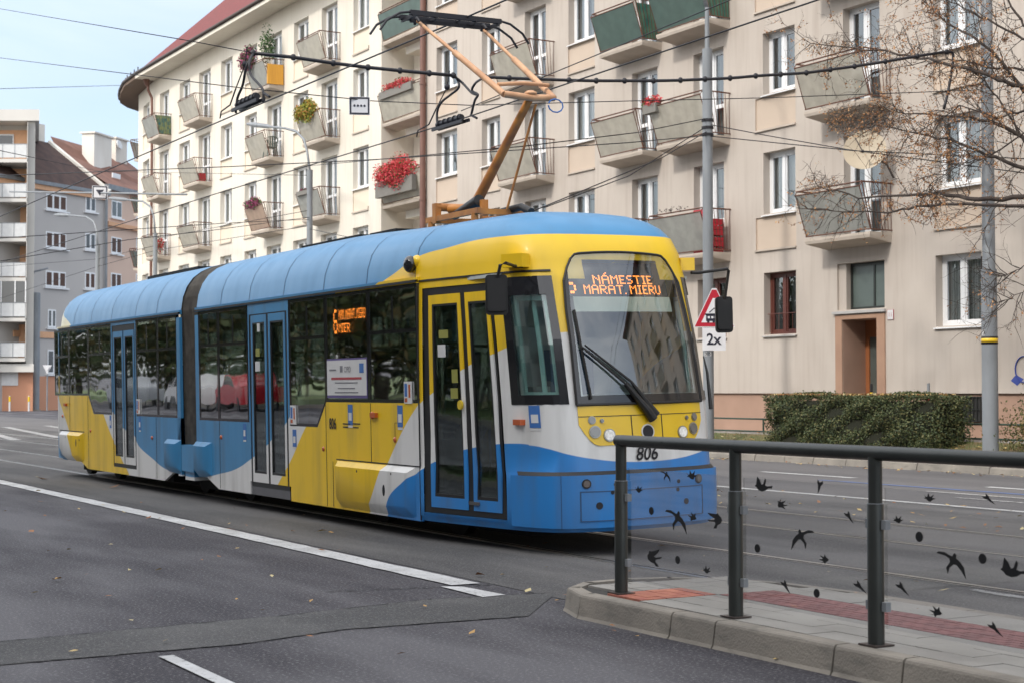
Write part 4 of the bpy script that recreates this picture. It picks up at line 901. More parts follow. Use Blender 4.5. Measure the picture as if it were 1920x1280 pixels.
def facade(mb, x0, x1, z0, z1, holes, y, org=(0, 0), ang=0.0, side_depth=.27):
    """wall facing -Y with openings; holes: (x0, x1, z0, z1, depth, filled, material index)"""
    ca, sa = math.cos(ang), math.sin(ang)
    def P(x, d, z): return (org[0] + x * ca - d * sa, org[1] + x * sa + d * ca, z) if ang else (x, y + d, z)
    xs = sorted({x0, x1, *[h[0] for h in holes], *[h[1] for h in holes]}); zs = [v for v in sorted({z0, z1, *[h[2] for h in holes], *[h[3] for h in holes]}) if v >= z0]
    for zi in range(len(zs) - 1):
        run = None
        for xi in range(len(xs) - 1):
            cx = (xs[xi] + xs[xi + 1]) / 2; cz = (zs[zi] + zs[zi + 1]) / 2
            inside = any(h[0] < cx < h[1] and h[2] < cz < h[3] for h in holes)
            if not inside: mb.m = 0; mb.quad(P(xs[xi], 0, zs[zi]), P(xs[xi + 1], 0, zs[zi]), P(xs[xi + 1], 0, zs[zi + 1]), P(xs[xi], 0, zs[zi + 1]))
    for h in holes:
        a, b_, c, d, dp, fill, mi = h; mb.m = mi
        mb.quad(P(a, 0, c), P(a, dp, c), P(a, dp, d), P(a, 0, d)); mb.quad(P(b_, 0, c), P(b_, 0, d), P(b_, dp, d), P(b_, dp, c))
        mb.quad(P(a, 0, d), P(a, dp, d), P(b_, dp, d), P(b_, 0, d)); mb.quad(P(a, 0, c), P(b_, 0, c), P(b_, dp, c), P(a, dp, c))
        if fill: mb.quad(P(a, dp, c), P(b_, dp, c), P(b_, dp, d), P(a, dp, d))
    mb.m = 0
def bglass(name, c, alpha=.5):
    m = bpy.data.materials.new(name); m.use_nodes = True; n = m.node_tree; p = n.nodes['Principled BSDF']; k = n.links.new
    p.inputs['Base Color'].default_value = (*c, 1); p.inputs['Roughness'].default_value = .35; p.inputs['Specular IOR Level'].default_value = .7
    t = n.nodes.new('ShaderNodeTexCoord'); a = n.nodes.new('ShaderNodeTexNoise'); a.inputs['Scale'].default_value = 2.4; a.inputs['Detail'].default_value = 5
    x = n.nodes.new('ShaderNodeMixRGB'); x.inputs[1].default_value = (*c, 1); x.inputs[2].default_value = (*[v * .8 for v in c], 1); k(t.outputs['Object'], a.inputs['Vector'])
    r = n.nodes.new('ShaderNodeMapRange'); r.inputs[1].default_value = .42; r.inputs[2].default_value = .62; k(a.outputs['Fac'], r.inputs[0]); k(r.outputs[0], x.inputs[0]); k(x.outputs[0], p.inputs['Base Color'])
    tr = n.nodes.new('ShaderNodeBsdfTransparent'); mxs = n.nodes.new('ShaderNodeMixShader'); mxs.inputs[0].default_value = alpha; o = n.nodes['Material Output']
    k(tr.outputs[0], mxs.inputs[1]); k(p.outputs[0], mxs.inputs[2]); k(mxs.outputs[0], o.inputs[0]); return m
BG = {'pale': bglass("pale_wired_glass", (.55, .52, .44), .72), 'green': bglass("dark_green_glass", (.10, .16, .14), .9), 'grey': bglass("grey_wired_glass", (.40, .41, .38), .75), 'wood': bglass("pale_slat_screen", (.5, .36, .27), .93)}
m_canvas = M("green_canvas", (.02, .11, .09), .8, c2=(.1, .2, .13), scale=5, amt=1, stretch=(1, 1, .5)); m_bluecanvas = M("teal_patterned_canvas", (.02, .13, .15), .8, c2=(.25, .3, .12), scale=7, amt=1)
def balcony(house, x0, x1, y, z, D=.65, glass='pale', sidec=None, bars=True, lean=.28, rot=0, org=None):
    """slab whose top is at z, its back on the wall plane y; sloping glazed front, open right-hand side"""
    Lx = x1 - x0; s_ = MB(); s_.box(0, Lx, -D, 0.05, -.055, 0); s_.add([(0, -D, -.055), (Lx, -D, -.055), (Lx, 0, -.055), (0, 0, -.055), (.02, -D + .02, -.12), (Lx - .02, -D + .02, -.12), (Lx - .02, 0, -.22), (.02, 0, -.22)], [(4, 5, 6, 7)[::-1], (0, 1, 5, 4), (1, 2, 6, 5), (3, 0, 4, 7)])
    pos = Vector((x0, y, z)) - house.location; me = s_.mesh('balcony', m_soffit); b = bpy.data.objects.new('balcony', me); COL.objects.link(b); b.parent = house; b.location = pos; b.rotation_euler.z = rot
    r = MB(); H = .98; yt = -D - lean; yb = -D + .04; q = .016
    r.tube([(0, -.0, H + .1), (.0, yt + .06, H + .1), (Lx, yt + .06, H + .1), (Lx, 0, H + .1)], .02, 6)
    for x in (0.02, Lx * .2, Lx * .8, Lx - .02): r.tube([(x, yb + (.02 if .03 < x < Lx - .03 else 0), .05), (x, yt + (.02 if .03 < x < Lx - .03 else 0), H)], q * .8, 5)
    r.tube([(0, yb, .06), (Lx, yb, .06)], q, 5); r.tube([(0, yt, H), (Lx, yt, H)], q, 5); r.tube([(Lx, 0, .05), (Lx, yb, .05)], q, 5)
    for x in (0, Lx): r.tube([(x, yt + .06, H + .1), (x, yt, H)], .01, 4)
    if bars:
        nb = 7
        for i in range(nb): f = (i + .3) / nb; ya = f * (yb); r.tube([(Lx, ya, .05), (Lx, f * (yt + .06), H + .1)], .008, 4, False)
        r.tube([(Lx, yb, .05), (Lx, yt + .06, H + .1)], q, 5)
    rr = bpy.data.objects.new('railing', r.mesh('railing', m_rust)); COL.objects.link(rr); rr.parent = b
    g_ = MB(); g_.poly([(.03, yb, .07), (Lx - .03, yb, .07), (Lx - .03, yt, H - .01), (.03, yt, H - .01)], (0, .012, .004))
    gg = bpy.data.objects.new('glass_panel', g_.mesh('glass_panel', BG[glass])); COL.objects.link(gg); gg.parent = b
    if sidec:
        c = MB(); c.poly([(Lx - .02, -.02, .06), (Lx - .02, yb, .06), (Lx - .02, yt + .08, H), (Lx - .02, -.02, H)], (.01, 0, 0)); cc = bpy.data.objects.new('side_screen', c.mesh('side_screen', sidec)); COL.objects.link(cc); cc.parent = b
    return b

YF = 24.65
# house B (right): beige, number 11
hB = empty('apartment_house', (-36, YF, 0), 'long beige apartment house with entrance number 11 and rows of glazed balconies behind the tram', 'apartment house')
SB = [2.85 + 2.93 * k for k in range(5)]
XR = 14.0
winB = [(-24.95, -23.65), (-30.7, -29.5), (-39.7, -38.3), (-45.0, -43.8), (-48.2, -46.7)]; doorB = [(-27.8, -26.6), (-33.55, -32.27), (-36.4, -35.17), (-42.25, -41.0)]
x = -20.4
extra = []
while x < XR - 2: extra.append((x, x + 1.25)); x += 3.15
holes = []; puts = []
for k, z in enumerate(SB):
    for a, b_ in winB + extra:
        holes.append((a, b_, z, z + 1.5, .27, False, 0)); puts.append((a, z, b_ - a, 1.5, False, m_brownf if (k == 0 and a == -30.7) else None))
        if k > 0: holes.append((a - .02 if a != -30.7 else -31.0, b_ + .02, z - .86, z - .04 - .03, .035, True, 1))
    for a, b_ in doorB:
        if k > 0: holes.append((a, b_, z - .85, z + 1.5, .27, False, 0)); puts.append((a, z - .85, b_ - a, 2.35, True, None))
holes += [(-33.4, -32.2, SB[0], SB[0] + 1.5, .27, False, 0), (-36.2, -35.1, SB[0], SB[0] + 1.5, .27, False, 0)]; puts += [(-33.4, SB[0], 1.2, 1.5, False, m_brownf), (-36.2, SB[0], 1.1, 1.5, False, None)]
holes += [(-28.05, -26.5, 3.32, 4.38, .3, False, 0), (-27.87, -26.74, .5, 3.1, .75, False, 2)]
b = MB(); facade(b, -49.0, XR, 1.44, 17.4, holes, YF); b.m = 0
b.quad((-49.0, YF, 1.44), (-49.0, 26.2, 1.44), (-49.0, 26.2, 17.4), (-49.0, YF, 17.4)); b.quad((XR, YF, 0), (XR, 36, 0), (XR, 36, 17.4), (XR, YF, 17.4))
b.quad((-49, 36, 0), (XR, 36, 0), (XR, 36, 17.4), (-49, 36, 17.4))
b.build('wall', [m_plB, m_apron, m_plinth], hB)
for a, z, w_, h, dr, fr in puts: put_window(hB, a, YF, z, w_, h, dr, fr)
b = MB()
for k in range(1, 5):
    for a, b_ in winB + extra: b.box(a - .02 if a != -30.7 else -31.02, b_ + .03, YF - .05, YF + .03, SB[k] - .9, SB[k] - .86)
build_each(b, 'apron_ledge', m_soffit, hB)
b = MB(); xs = sorted([-49.0, -27.87, -26.74, XR]); b.box(-49, -28.1, YF + .06, YF + .3, .3, 1.45); b.box(-26.5, XR, YF + .06, YF + .3, .3, 1.45); b.build('plinth', m_plinth, hB)
b = MB(); b.box(-28.1, -27.875, YF - .03, YF + .3, .4, 3.2); b.box(-26.735, -26.48, YF - .03, YF + .3, .4, 3.2); b.box(-27.875, -26.735, YF - .03, YF + .3, 3.105, 3.2); dsur = b.build('door_surround', M("door_surround_render", (.40, .25, .17), .9, c2=(.33, .2, .14), scale=1.5, amt=.7), hB)
b = MB(); b.box(-28.16, -26.45, YF - .08, YF + .03, 3.23, 3.29); b.build('entrance_ledge', m_sill, hB)
m_drb = M("entrance_door_frame", (.33, .12, .045), .5); b = MB(); b.box(-27.87, -27.75, YF + .68, YF + .76, .6, 3.1); b.box(-26.86, -26.74, YF + .68, YF + .76, .6, 3.1); b.box(-27.75, -26.86, YF + .68, YF + .76, 2.72, 3.1); b.box(-27.75, -26.86, YF + .68, YF + .76, .6, .8)
ed = b.build('entrance_door', m_drb, hB); MB().box(-27.75, -26.86, YF + .71, YF + .72, .8, 2.72).build('glass', bglass("door_glass_grey", (.10, .115, .105), .95), ed); MB().box(-27.22, -27.02, YF + .695, YF + .70, 1.62, 1.9).build('door_notice', m_stw, ed)
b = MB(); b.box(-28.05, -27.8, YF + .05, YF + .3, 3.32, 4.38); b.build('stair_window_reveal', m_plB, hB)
b = MB(); b.box(-27.8, -26.5, YF + .18, YF + .24, 3.32, 3.38); b.box(-27.8, -26.5, YF + .18, YF + .24, 4.3, 4.38); b.box(-27.8, -27.74, YF + .18, YF + .24, 3.38, 4.3); b.box(-26.56, -26.5, YF + .18, YF + .24, 3.38, 4.3); b.box(-27.05, -27.0, YF + .18, YF + .24, 3.38, 4.3)
sw = b.build('stair_window', m_rail_paint, hB); MB().box(-27.74, -26.56, YF + .2, YF + .21, 3.38, 4.3).build('glass', bglass("stair_glass", (.10, .13, .12), .97), sw)
b = MB(); b.box(-26.40, -26.22, YF - .02, YF, 3.05, 3.26); npl = b.build('house_number_plate', m_stw, hB)
b = MB(); b.box(-26.405, -26.215, YF - .018, YF - .005, 3.045, 3.055); b.box(-26.405, -26.215, YF - .018, YF - .005, 3.255, 3.265); b.box(-26.41, -26.40, YF - .018, YF - .005, 3.05, 3.26); b.box(-26.22, -26.21, YF - .018, YF - .005, 3.05, 3.26); textmb(b, "11", .13, (-26.31, YF - .021, 3.11), (1, 0, 0), (0, 0, 1), .001, .0, 0, 'CENTER'); b.build('plate_numerals', m_redt, npl)
b = MB(); b.box(-24.5, -23.7, YF - .0, YF + .055, .85, 1.38); bw = b.build('basement_window', m_dark, hB); b = MB()
for i in range(9): b.box(-24.5 + i * .1, -24.485 + i * .1, YF - .03, YF - .01, .85, 1.38)
for z in (.86, 1.1, 1.36): b.box(-24.52, -23.68, YF - .032, YF - .012, z, z + .015)
b.build('window_bars', m_rail_paint, bw)
b = MB()   # bars of the brown ground floor window
for i in range(7): b.tube([(-30.6 + i * .17, YF + .1, 2.9), (-30.6 + i * .17, YF + .1, 3.35)], .008, 5)
b.tube([(-30.68, YF + .1, 3.35), (-29.52, YF + .1, 3.35)], .01, 5); b.build('window_bars', m_brownf, hB)
# graffiti on the right
m_graf = M("blue_spray_paint", (.05, .08, .33), .8); b = MB()
p0 = atY(1912, 690, YF); arc = [Vector((p0.x + .22 * math.cos(R(a)), YF - .006, 1.92 + .26 * math.sin(R(a)))) for a in range(60, 320, 15)]; arc = [v + Vector((.12, 0, 0)) for v in arc]
for a_, c_ in zip(arc, arc[1:]): b.bar(a_, c_, .012, .05, (0, 1, 0))
q = atY(1905, 713, YF - .006); b.add([(q.x - .14, YF - .005, q.z), (q.x, YF - .005, q.z + .12), (q.x + .2, YF - .005, q.z + .03), (q.x + .03, YF - .005, q.z - .1)], [(0, 1, 2, 3)]); b.add([(q.x + .18, YF - .005, q.z - .02), (q.x + .45, YF - .005, q.z + .15), (q.x + .4, YF - .005, q.z + .02)], [(0, 1, 2)]); b.build('graffiti', m_graf, hB)
b = MB(); b.box(-50.3, XR + .8, 23.9, 24.1, 17.35, 17.5); b.box(-50, XR + .8, 24.1, 26, 17.3, 17.45); b.poly([(-50, 23.85, 17.5), (-50, 30.3, 21.2), (-50, 36.8, 17.5)], (XR + 50.8, 0, 0)); b.build('roof', m_tile, hB)
bB2 = balcony(hB, -28.41, -26.25, YF, SB[1] - .83, glass='grey'); balcony(hB, -28.41, -26.25, YF, SB[2] - .83, glass='pale'); balcony(hB, -28.41, -26.25, YF, SB[3] - .83)
for k, ga, gb, sa_ in ((1, 'grey', 'grey', None), (2, 'pale', 'pale', None), (3, 'green', 'green', m_canvas)):
    balcony(hB, -34.3, -32.0, YF, SB[k] - .83, glass=ga, sidec=sa_); balcony(hB, -37.05, -34.95, YF, SB[k] - .83, glass=gb, sidec=sa_)
for k in (1, 2, 3, 4): balcony(hB, -42.8, -40.5, YF, SB[k] - .83, glass='pale')
for i, x in enumerate((-17.6, -11.3, -5.0, 1.3)):
    for k in (1, 2, 3): balcony(hB, x, x + 2.1, YF, SB[k] - .83, glass='pale', bars=False)
b = MB(); b.tube([(-48.98, 24.52, .5), (-48.98, 24.52, 17.3)], .105, 12)
for z in (4, 8, 12, 16): b.tube([(-48.98, 24.52, z), (-48.98, 24.52, z + .06)], .125, 12)
b.build('downpipe', m_pipe, hB)

# house A (left): cream
hA = empty('apartment_house', (-66, YF, 0), 'cream apartment house with red tiled roof and rounded overhanging eaves at its left end', 'apartment house')
SA = [3.1 + 2.985 * k for k in range(5)]
winA = [(-55.1, -53.7), (-61.05, -59.5), (-66.7, -65.25), (-69.85, -68.35), (-75.85, -74.25), (-79.0, -77.5)]; doorA = [(-58.15, -56.6), (-64.0, -62.4), (-72.95, -71.3)]
holes = []; puts = []
for k, z in enumerate(SA):
    for a, b_ in winA:
        if a == -79.0 and k in (1, 2, 3): holes.append((a, b_, z - .87, z + 1.53, .27, False, 0)); puts.append((a, z - .87, b_ - a, 2.4, True)); continue
        holes.append((a, b_, z, z + 1.53, .27, False, 0)); puts.append((a, z, b_ - a, 1.53, False))
        if k > 0: holes.append((a, b_ + .02, z - .87, z - .07, .035, True, 1))
    for a, b_ in doorA: holes.append((a, b_, z - .87, z + 1.53, .27, False, 0)); puts.append((a, z - .87, b_ - a, 2.4, True))
b = MB(); facade(b, -79.9, -52.6, .3, 17.75, holes, YF)
ang = R(-172) ; FO = (-84.3, 25.13)
an2 = math.atan2(YF - FO[1], -79.9 - FO[0]); L2_ = math.hypot(4.4, YF - FO[1]); h2_ = []
for z in SA: h2_.append((1.35, 3.1, z, z + 1.53, .27, False, 0)); h2_.append((1.35, 3.12, z - .87, z - .07, .035, True, 1))
facade(b, 0, L2_, .3, 17.75, h2_, 0, FO, an2)
outl_ = [(-84.3, 25.13), (-85.6, 26.0), (-86.4, 27.4), (-86.7, 29.5), (-86.7, 37)]
for p_, q_ in zip(outl_, outl_[1:]): b.quad((*p_, .3), (*q_, .3), (*q_, 17.75), (*p_, 17.75))
b.quad((-52.6, YF, .3), (-52.6, 25.95, .3), (-52.6, 25.95, 17.75), (-52.6, YF, 17.75)); b.quad((-52.6, 25.95, .3), (-48.9, 25.95, .3), (-48.9, 25.95, 17.75), (-52.6, 25.95, 17.75)); b.quad((-86.7, 37, 0), (-49, 37, 0), (-49, 37, 17.7), (-86.7, 37, 17.7))
b.build('wall', [m_plA, m_apronA], hA)
for a, z, w_, h, dr in puts: put_window(hA, a, YF, z, w_, h, dr)
for z in SA: put_window(hA, FO[0] + 1.35 * math.cos(an2), FO[1] + 1.35 * math.sin(an2), z, 1.75, 1.53, rot=an2)
b = MB()
for k in range(1, 5):
    for a, b_ in winA:
        if a != -79.0: b.box(a - .03, b_ + .03, YF - .05, YF + .03, SA[k] - .92, SA[k] - .87); b.box(b_ - .005, b_ + .03, YF - .04, YF + .02, SA[k] - .87, SA[k] - .76)
build_each(b, 'apron_ledge', m_soffit, hA)
for k in (1, 2, 3, 4):
    z = SA[k] - .87
    balcony(hA, -58.5, -56.3, YF, z, glass='grey' if k == 2 else 'pale'); balcony(hA, -64.2, -62.1, YF, z, glass='wood' if k == 2 else ('grey' if k == 4 else 'pale')); balcony(hA, -73.3, -71.0, YF, z)
    balcony(hA, -79.05, -77.1, YF, z, glass='grey' if k == 4 else 'pale', sidec=m_bluecanvas if k == 4 else None)
    balcony(hA, -86.2, -84.7, 27.0, z, D=.75, glass='green' if k < 4 else 'grey', rot=R(-52)); balcony(hA, -52.58, -49.1, 25.3, z, D=.62, glass='green' if k == 4 else 'pale', sidec=m_canvas if k == 4 else None, lean=.2)
    MB().box(-51.9, -50.2, 25.3, 25.95, z - .5, z - .2).build('corbel', m_plA, hA)
b = MB(); b.tube([(-79.9, 24.3, 17.2), (-79.9, 24.3, 16.9), (-79.9, 24.5, 16.5), (-79.9, 24.52, 15.6), (-79.9, 24.52, .5)], .07, 10); b.tube([(-79.9, 24.2, 17.5), (-79.9, 24.25, 17.1)], [.2, .09], 12); b.build('downpipe', m_pipe, hA)
# eaves and hipped roof following the rounded corner
wl = [(-49.0, YF), (-79.9, YF), (-84.3, 25.13), (-85.6, 26.0), (-86.4, 27.4), (-86.7, 29.5), (-86.7, 37)]
ol = [(-49.0, 23.65), (-80, 23.65), (-82.5, 23.8), (-84.5, 24.2), (-86, 24.58), (-87.2, 24.95), (-88.4, 25.7), (-89.3, 26.6), (-90.1, 28.2), (-90.5, 30.5), (-90.5, 37.5)]
b = MB(); inn_ = []
for (x, y) in ol: inn_.append((max(x + 1.6, -86.6) if y > 24.6 else x, max(y, YF + .02) if x > -80 else y + 1.2))
n = len(ol); V = [(x, y, 17.42) for x, y in ol] + [(max(x, -80) if y < 26 else x + 7, y + 5, 17.42) for x, y in ol] + [(x, y, 17.62) for x, y in ol]
b.add(V, [(0, n, n + 1, 1)] + [(0, 1, 2 * n + 1, 2 * n)])
b.build('eaves', m_plA, hA)
b = MB(); b.add(V, [(i, n + i, n + i + 1, i + 1) for i in range(1, n - 1)] + [(i, i + 1, 2 * n + i + 1, 2 * n + i) for i in range(1, n - 1)]); b.build('soffit', M('brown_soffit', (.17, .12, .09), .9), hA)
b = MB(); b.tube([(x, y - .03, 17.66) for x, y in ol], .085, 8); b.build('gutter', m_gutter, hA, smooth=True)
b = MB(); rid = [(-49.0, 31, 24.6)] + [(-78.0, 31, 24.6)] * (n - 1)
V = [(x, y, 17.64) for x, y in ol] + rid; b.add(V, [(i, i + 1, n + i + 1, n + i) for i in range(n - 1)]); b.quad((-49, 31, 24.6), (-78, 31, 24.6), (-90.5, 37.5, 17.64), (-49, 37.5, 17.64)); b.build('roof', m_tile, hA)
b = MB()
for i in range(40): x = -50 - i * .75; b.obox((x, 24.45, 18.15), (1, 0, 0), (0, .6, .4), (0, -.4, .6), .12, .04, .06)
for i in range(10):
    x_ = -80 - i * .8; y_ = lerp([(-p[0], p[1]) for p in ol], -x_, 1) + .15; b.tube([(x_, y_, 17.7), (x_, y_, 18.05)], .03, 5)
b.build('snow_guard', m_gutter, hA)

# ------------------------------------------------------------------ distant houses at the left
def fr(d, px0, py): return atD(px0, py, d)
m_wht = M("white_panel_block", (.62, .6, .56), .85, c2=(.55, .53, .5), scale=.4, amt=.7); m_peach = M("peach_render", (.72, .42, .25), .9); m_terr = M("terracotta_render", (.58, .29, .18), .9, c2=(.5, .25, .16), scale=.5)
m_gb = M("balcony_white_panel", (.62, .63, .63), .5); m_greyr = M("grey_render", (.5, .475, .455), .9, c2=(.45, .43, .41), scale=.3, amt=.7); m_pinkr = M("salmon_render", (.68, .5, .4), .9, c2=(.6, .44, .35), scale=.3)
m_dtile = M("dark_brown_roof_tiles", (.085, .05, .042), .9, c2=(.05, .03, .028), scale=1.2, amt=1, bump=.8, bscale=3); m_rtile = M("weathered_red_roof_tiles", (.21, .105, .078), .9, c2=(.15, .078, .06), scale=1.0, amt=.9, bump=.8, bscale=3)
m_chim = M("whitewashed_chimney", (.78, .76, .7), .9, c2=(.6, .55, .48), scale=.5, amt=.7, stretch=(1, 1, .3)); m_dg = M("dark_window_glass", (.05, .055, .065), .08, spec=.8); m_shut = M("brown_shutter", (.10, .055, .04), .7)
def frontal(px0, px1, pybase, d0, d1=None):
    """local frame on a far facade: origin at pixel px0, x axis towards px1 along the facade"""
    a = atD(px0, 700, d0); b_ = atD(px1, 700, d1 or d0); a.z = 0; b_.z = 0; ux = (b_ - a).normalized(); return a, b_, ux
# white block, frontal
a, e_, ux = frontal(62, -80, 0, 126, 126); uy = Vector((-ux.y, ux.x, 0)); 
if uy.dot(FW) < 0: uy = -uy
_rd = ray(63, 700); uy = Vector((_rd.x, _rd.y, 0)).normalized()
def FP(x, d, z): return a + ux * x + uy * d + Vector((0, 0, z))
hW = empty('apartment_block', a, 'white apartment block with peach loggias and a terracotta ground floor at the far left', 'apartment block')
def zy(py, d=126): return 1.46 + (735 - py) / 3000 * d
def fbox(mb, x0, x1, d0, d1, z0, z1): c = [FP(x, d, z) for z in (z0, z1) for d in (d0, d1) for x in (x0, x1)]; mb.add(c, [(0, 2, 3, 1), (4, 5, 7, 6), (0, 1, 5, 4), (2, 6, 7, 3), (0, 4, 6, 2), (1, 3, 7, 5)])
px = 126 / 3000
b = MB(); zt = zy(205); fbox(b, 0, 14 * px, 0, 12, zy(697), zt - .9); fbox(b, 14 * px, 11, 1.9, 12, zy(697), zt - .9); fbox(b, -.3, 11, -.5, 12.2, zt - .9, zt); b.build('wall', m_wht, hW)
b = MB(); fbox(b, 0, 11, .1, 12, 0, zy(686)); b.build('ground_floor', m_terr, hW)
b = MB(); fbox(b, -.05, 11, -.7, 0, zy(697), zy(682)); b.build('ground_floor_canopy', m_wht, hW)
for k, yb in enumerate((300, 374, 448, 522, 597, 671)):
    zb = zy(yb); b = MB(); fbox(b, 15 * px, 11, -1.0, 1.9, zb - .28, zb); bl_ = b.build('loggia_slab', m_wht, hW)
    b = MB(); fbox(b, 15 * px, 11, -.98, -.93, zb + .1, zb + 1.15); b.build('parapet_panel', m_gb, bl_); b = MB()
    for i in range(8): fbox(b, 15 * px + i * .95, 15 * px + i * .95 + .05, -1.0, -.97, zb, zb + 1.2)
    fbox(b, 15 * px, 11, -1.0, -.93, zb + 1.15, zb + 1.2); b.build('parapet_rail', m_pole, bl_)
    b = MB(); fbox(b, 14 * px, 11, 1.8, 1.88, zb, zb + 2.7); b.build('loggia_wall', m_peach, bl_)
    b = MB(); fbox(b, 42 * px, 75 * px, 1.7, 1.8, zb + .7, zb + 2.3); b.build('window', m_dg, bl_); b = MB(); fbox(b, 41 * px, 43 * px, 1.66, 1.8, zb + .7, zb + 2.3); fbox(b, 41 * px, 75 * px, 1.66, 1.8, zb + 2.25, zb + 2.35); b.build('window_frame', m_white, bl_)
    b = MB(); fbox(b, 14 * px, 15 * px, -1.0, 1.9, zb, zb + 2.9); b.build('side_wall', m_wht, bl_)
b = MB(); fbox(b, 14.5 * px, 11, -1.0, -.98, zy(597) + 1.2, zy(522) - .28); gl = b.build('loggia_glazing', m_dg, hW); b = MB()
for x in (14.5, 34, 60): fbox(b, x * px, (x + 2) * px, -1.05, -.97, zy(597) + 1.2, zy(522) - .28)
b.build('window_frame', m_white, gl)
b = MB(); fbox(b, 28 * px, 11, .02, .1, zy(722), zy(690)); b.build('shop_window', m_stw, hW)
def distant(name, label, pxs, d0, d1, eave_y0, eave_y1, mat_, rows, roofm, x_shift=0):
    A_, B_, ux_ = frontal(pxs[0], pxs[1], 0, d0, d1); uy_ = Vector((-ux_.y, ux_.x, 0)); 
    if uy_.dot(FW) < 0: uy_ = -uy_
    Ln = (B_ - A_).length; h = empty(name, A_, label, 'house'); ze = 1.46 + (735 - eave_y0) / 3000 * d0
    def G(x, d, z): return A_ + ux_ * x + uy_ * d + Vector((0, 0, z))
    def gb(mb, x0, x1, q0, q1, z0, z1): c = [G(x, d, z) for z in (z0, z1) for d in (q0, q1) for x in (x0, x1)]; mb.add(c, [(0, 2, 3, 1), (4, 5, 7, 6), (0, 1, 5, 4), (2, 6, 7, 3), (0, 4, 6, 2), (1, 3, 7, 5)])
    return h, G, gb, Ln, ze
def inter(px, A_, ux_):   # distance along the facade at which bearing px meets it
    r = ray(px, 700); det = r.x * (-ux_.y) - (-ux_.x) * r.y; t = (A_.x * (-ux_.y) - (-ux_.x) * A_.y) / det; p = Vector((r.x * t, r.y * t, 0)); return (p - Vector((A_.x, A_.y, 0))).dot(ux_), t
hG, G, gb, Ln, ze = distant('house', 'grey rendered house with dark brown tiled roof beside the white block', (40, 195), 128, 137, 338, 348, m_greyr, None, None)
ux_ = (G(1, 0, 0) - G(0, 0, 0)); A_ = G(0, 0, 0)
b = MB(); gb(b, -6, Ln, 0, 10, 0, ze); b.build('wall', m_greyr, hG)
b = MB(); gb(b, -6, Ln + .3, -.35, 0, ze - .1, ze + .2); b.build('gutter', m_pole, hG); b = MB(); gb(b, -6, Ln, -.2, 0, ze - .5, ze - .1); b.build('cornice', m_peach, hG)
b = MB(); x62 = inter(62, A_, ux_)[0]; xr_, tr_ = inter(85, G(0, 5, 0), ux_); zr = 1.46 + (735 - 268) / 3000 * tr_
b.add([G(-6, -.3, ze + .15), G(Ln + .2, -.3, ze + .15), G(xr_ + .2, 5, zr + .1), G(-6, 5, zr + .1)], [(0, 1, 2, 3)]); b.add([G(-6, 10, ze), G(Ln, 10, ze), G(xr_ + .2, 5, zr + .1), G(-6, 5, zr + .1)], [(0, 1, 2, 3)]); b.build('roof', m_dtile, hG)
b = MB(); b.tube([G(Ln + .2, -.32, ze + .25), G(xr_ + .2, 5, zr + .2)], .2, 6); b.build('roof_verge', m_chim, hG)
def dwin(h, G, gb, A_, ux_, px0, px1, y0, y1, n=2, shut=True, fm=m_white):
    x0, t = inter(px0, A_, ux_); x1, _ = inter(px1, A_, ux_); z1 = 1.46 + (735 - y0) / 3000 * t; z0 = 1.46 + (735 - y1) / 3000 * t
    b = MB(); gb(b, x0, x1, -.06, .02, z0, z1); w_ = b.build('window', m_white, h); b = MB(); dx = (x1 - x0) / n
    for i in range(n): gb(b, x0 + dx * i + .12, x0 + dx * (i + 1) - .12, -.08, -.05, z0 + .14, z1 - .12)
    b.build('pane', m_shut if shut else m_dg, w_); b = MB(); gb(b, x0 - .2, x1 + .3, -.2, .02, z0 - .15, z0 - .03); b.build('sill', m_white, w_)
for y0, y1 in ((362, 391), (433, 463), (507, 537)):
    dwin(hG, G, gb, A_, ux_, 83, 121, y0, y1, 3, True); dwin(hG, G, gb, A_, ux_, 157, 176, y0 + 3, y1 + 4, 2, y0 == 507)
dwin(hG, G, gb, A_, ux_, 88, 103, 580, 614, 2, False); dwin(hG, G, gb, A_, ux_, 88, 100, 655, 700, 1, False)
b = MB(); zc = 1.46 + (735 - 634) / 3000 * 131; gb(b, -1, Ln, -.12, 0, zc, zc + .5); b.build('string_course', m_peach, hG); b = MB(); gb(b, 1, Ln, -.05, 0, 0, 1.46 + (735 - 705) / 3000 * 131); b.build('ground_floor', m_terr, hG)
b = MB(); c0, t0 = inter(60, G(0, 5, 0), ux_); c1, _ = inter(80, G(0, 5, 0), ux_); gb(b, c0, c1, 5.0, 6.0, ze, 1.46 + (735 - 228) / 3000 * t0); b.build('chimney', m_chim, hG)
b = MB(); b.tube([G(Ln - .15, -.25, .2), G(Ln - .15, -.25, ze)], .13, 6); b.build('downpipe', m_pole, hG)
hP, G, gb, Ln, ze2 = distant('house', 'salmon pink house with red tiled roof and white chimneys between the grey and cream houses', (196, 330), 137.2, 150, 352, 360, m_pinkr, None, None)
ux_ = (G(1, 0, 0) - G(0, 0, 0)); A_ = G(0, 0, 0); ze = ze2
b = MB(); gb(b, 0, Ln, 0, 10, 0, ze); b.build('wall', m_pinkr, hP); b = MB(); gb(b, -.2, Ln, -.4, 0, ze - .1, ze + .35); b.build('gutter', m_pole, hP)
xa, ta = inter(90, G(0, 6, 0), ux_); b = MB(); zrl = 1.46 + (735 - 256) / 3000 * ta
b.add([G(-.3, -.35, ze + .3), G(Ln, -.35, ze + .3), G(Ln, 6, zrl + .1), G(xa, 6, zrl + .1), G(xa - .5, 5, zrl - 1.2)], [(0, 1, 2, 3, 4)]); b.build('roof', m_rtile, hP)
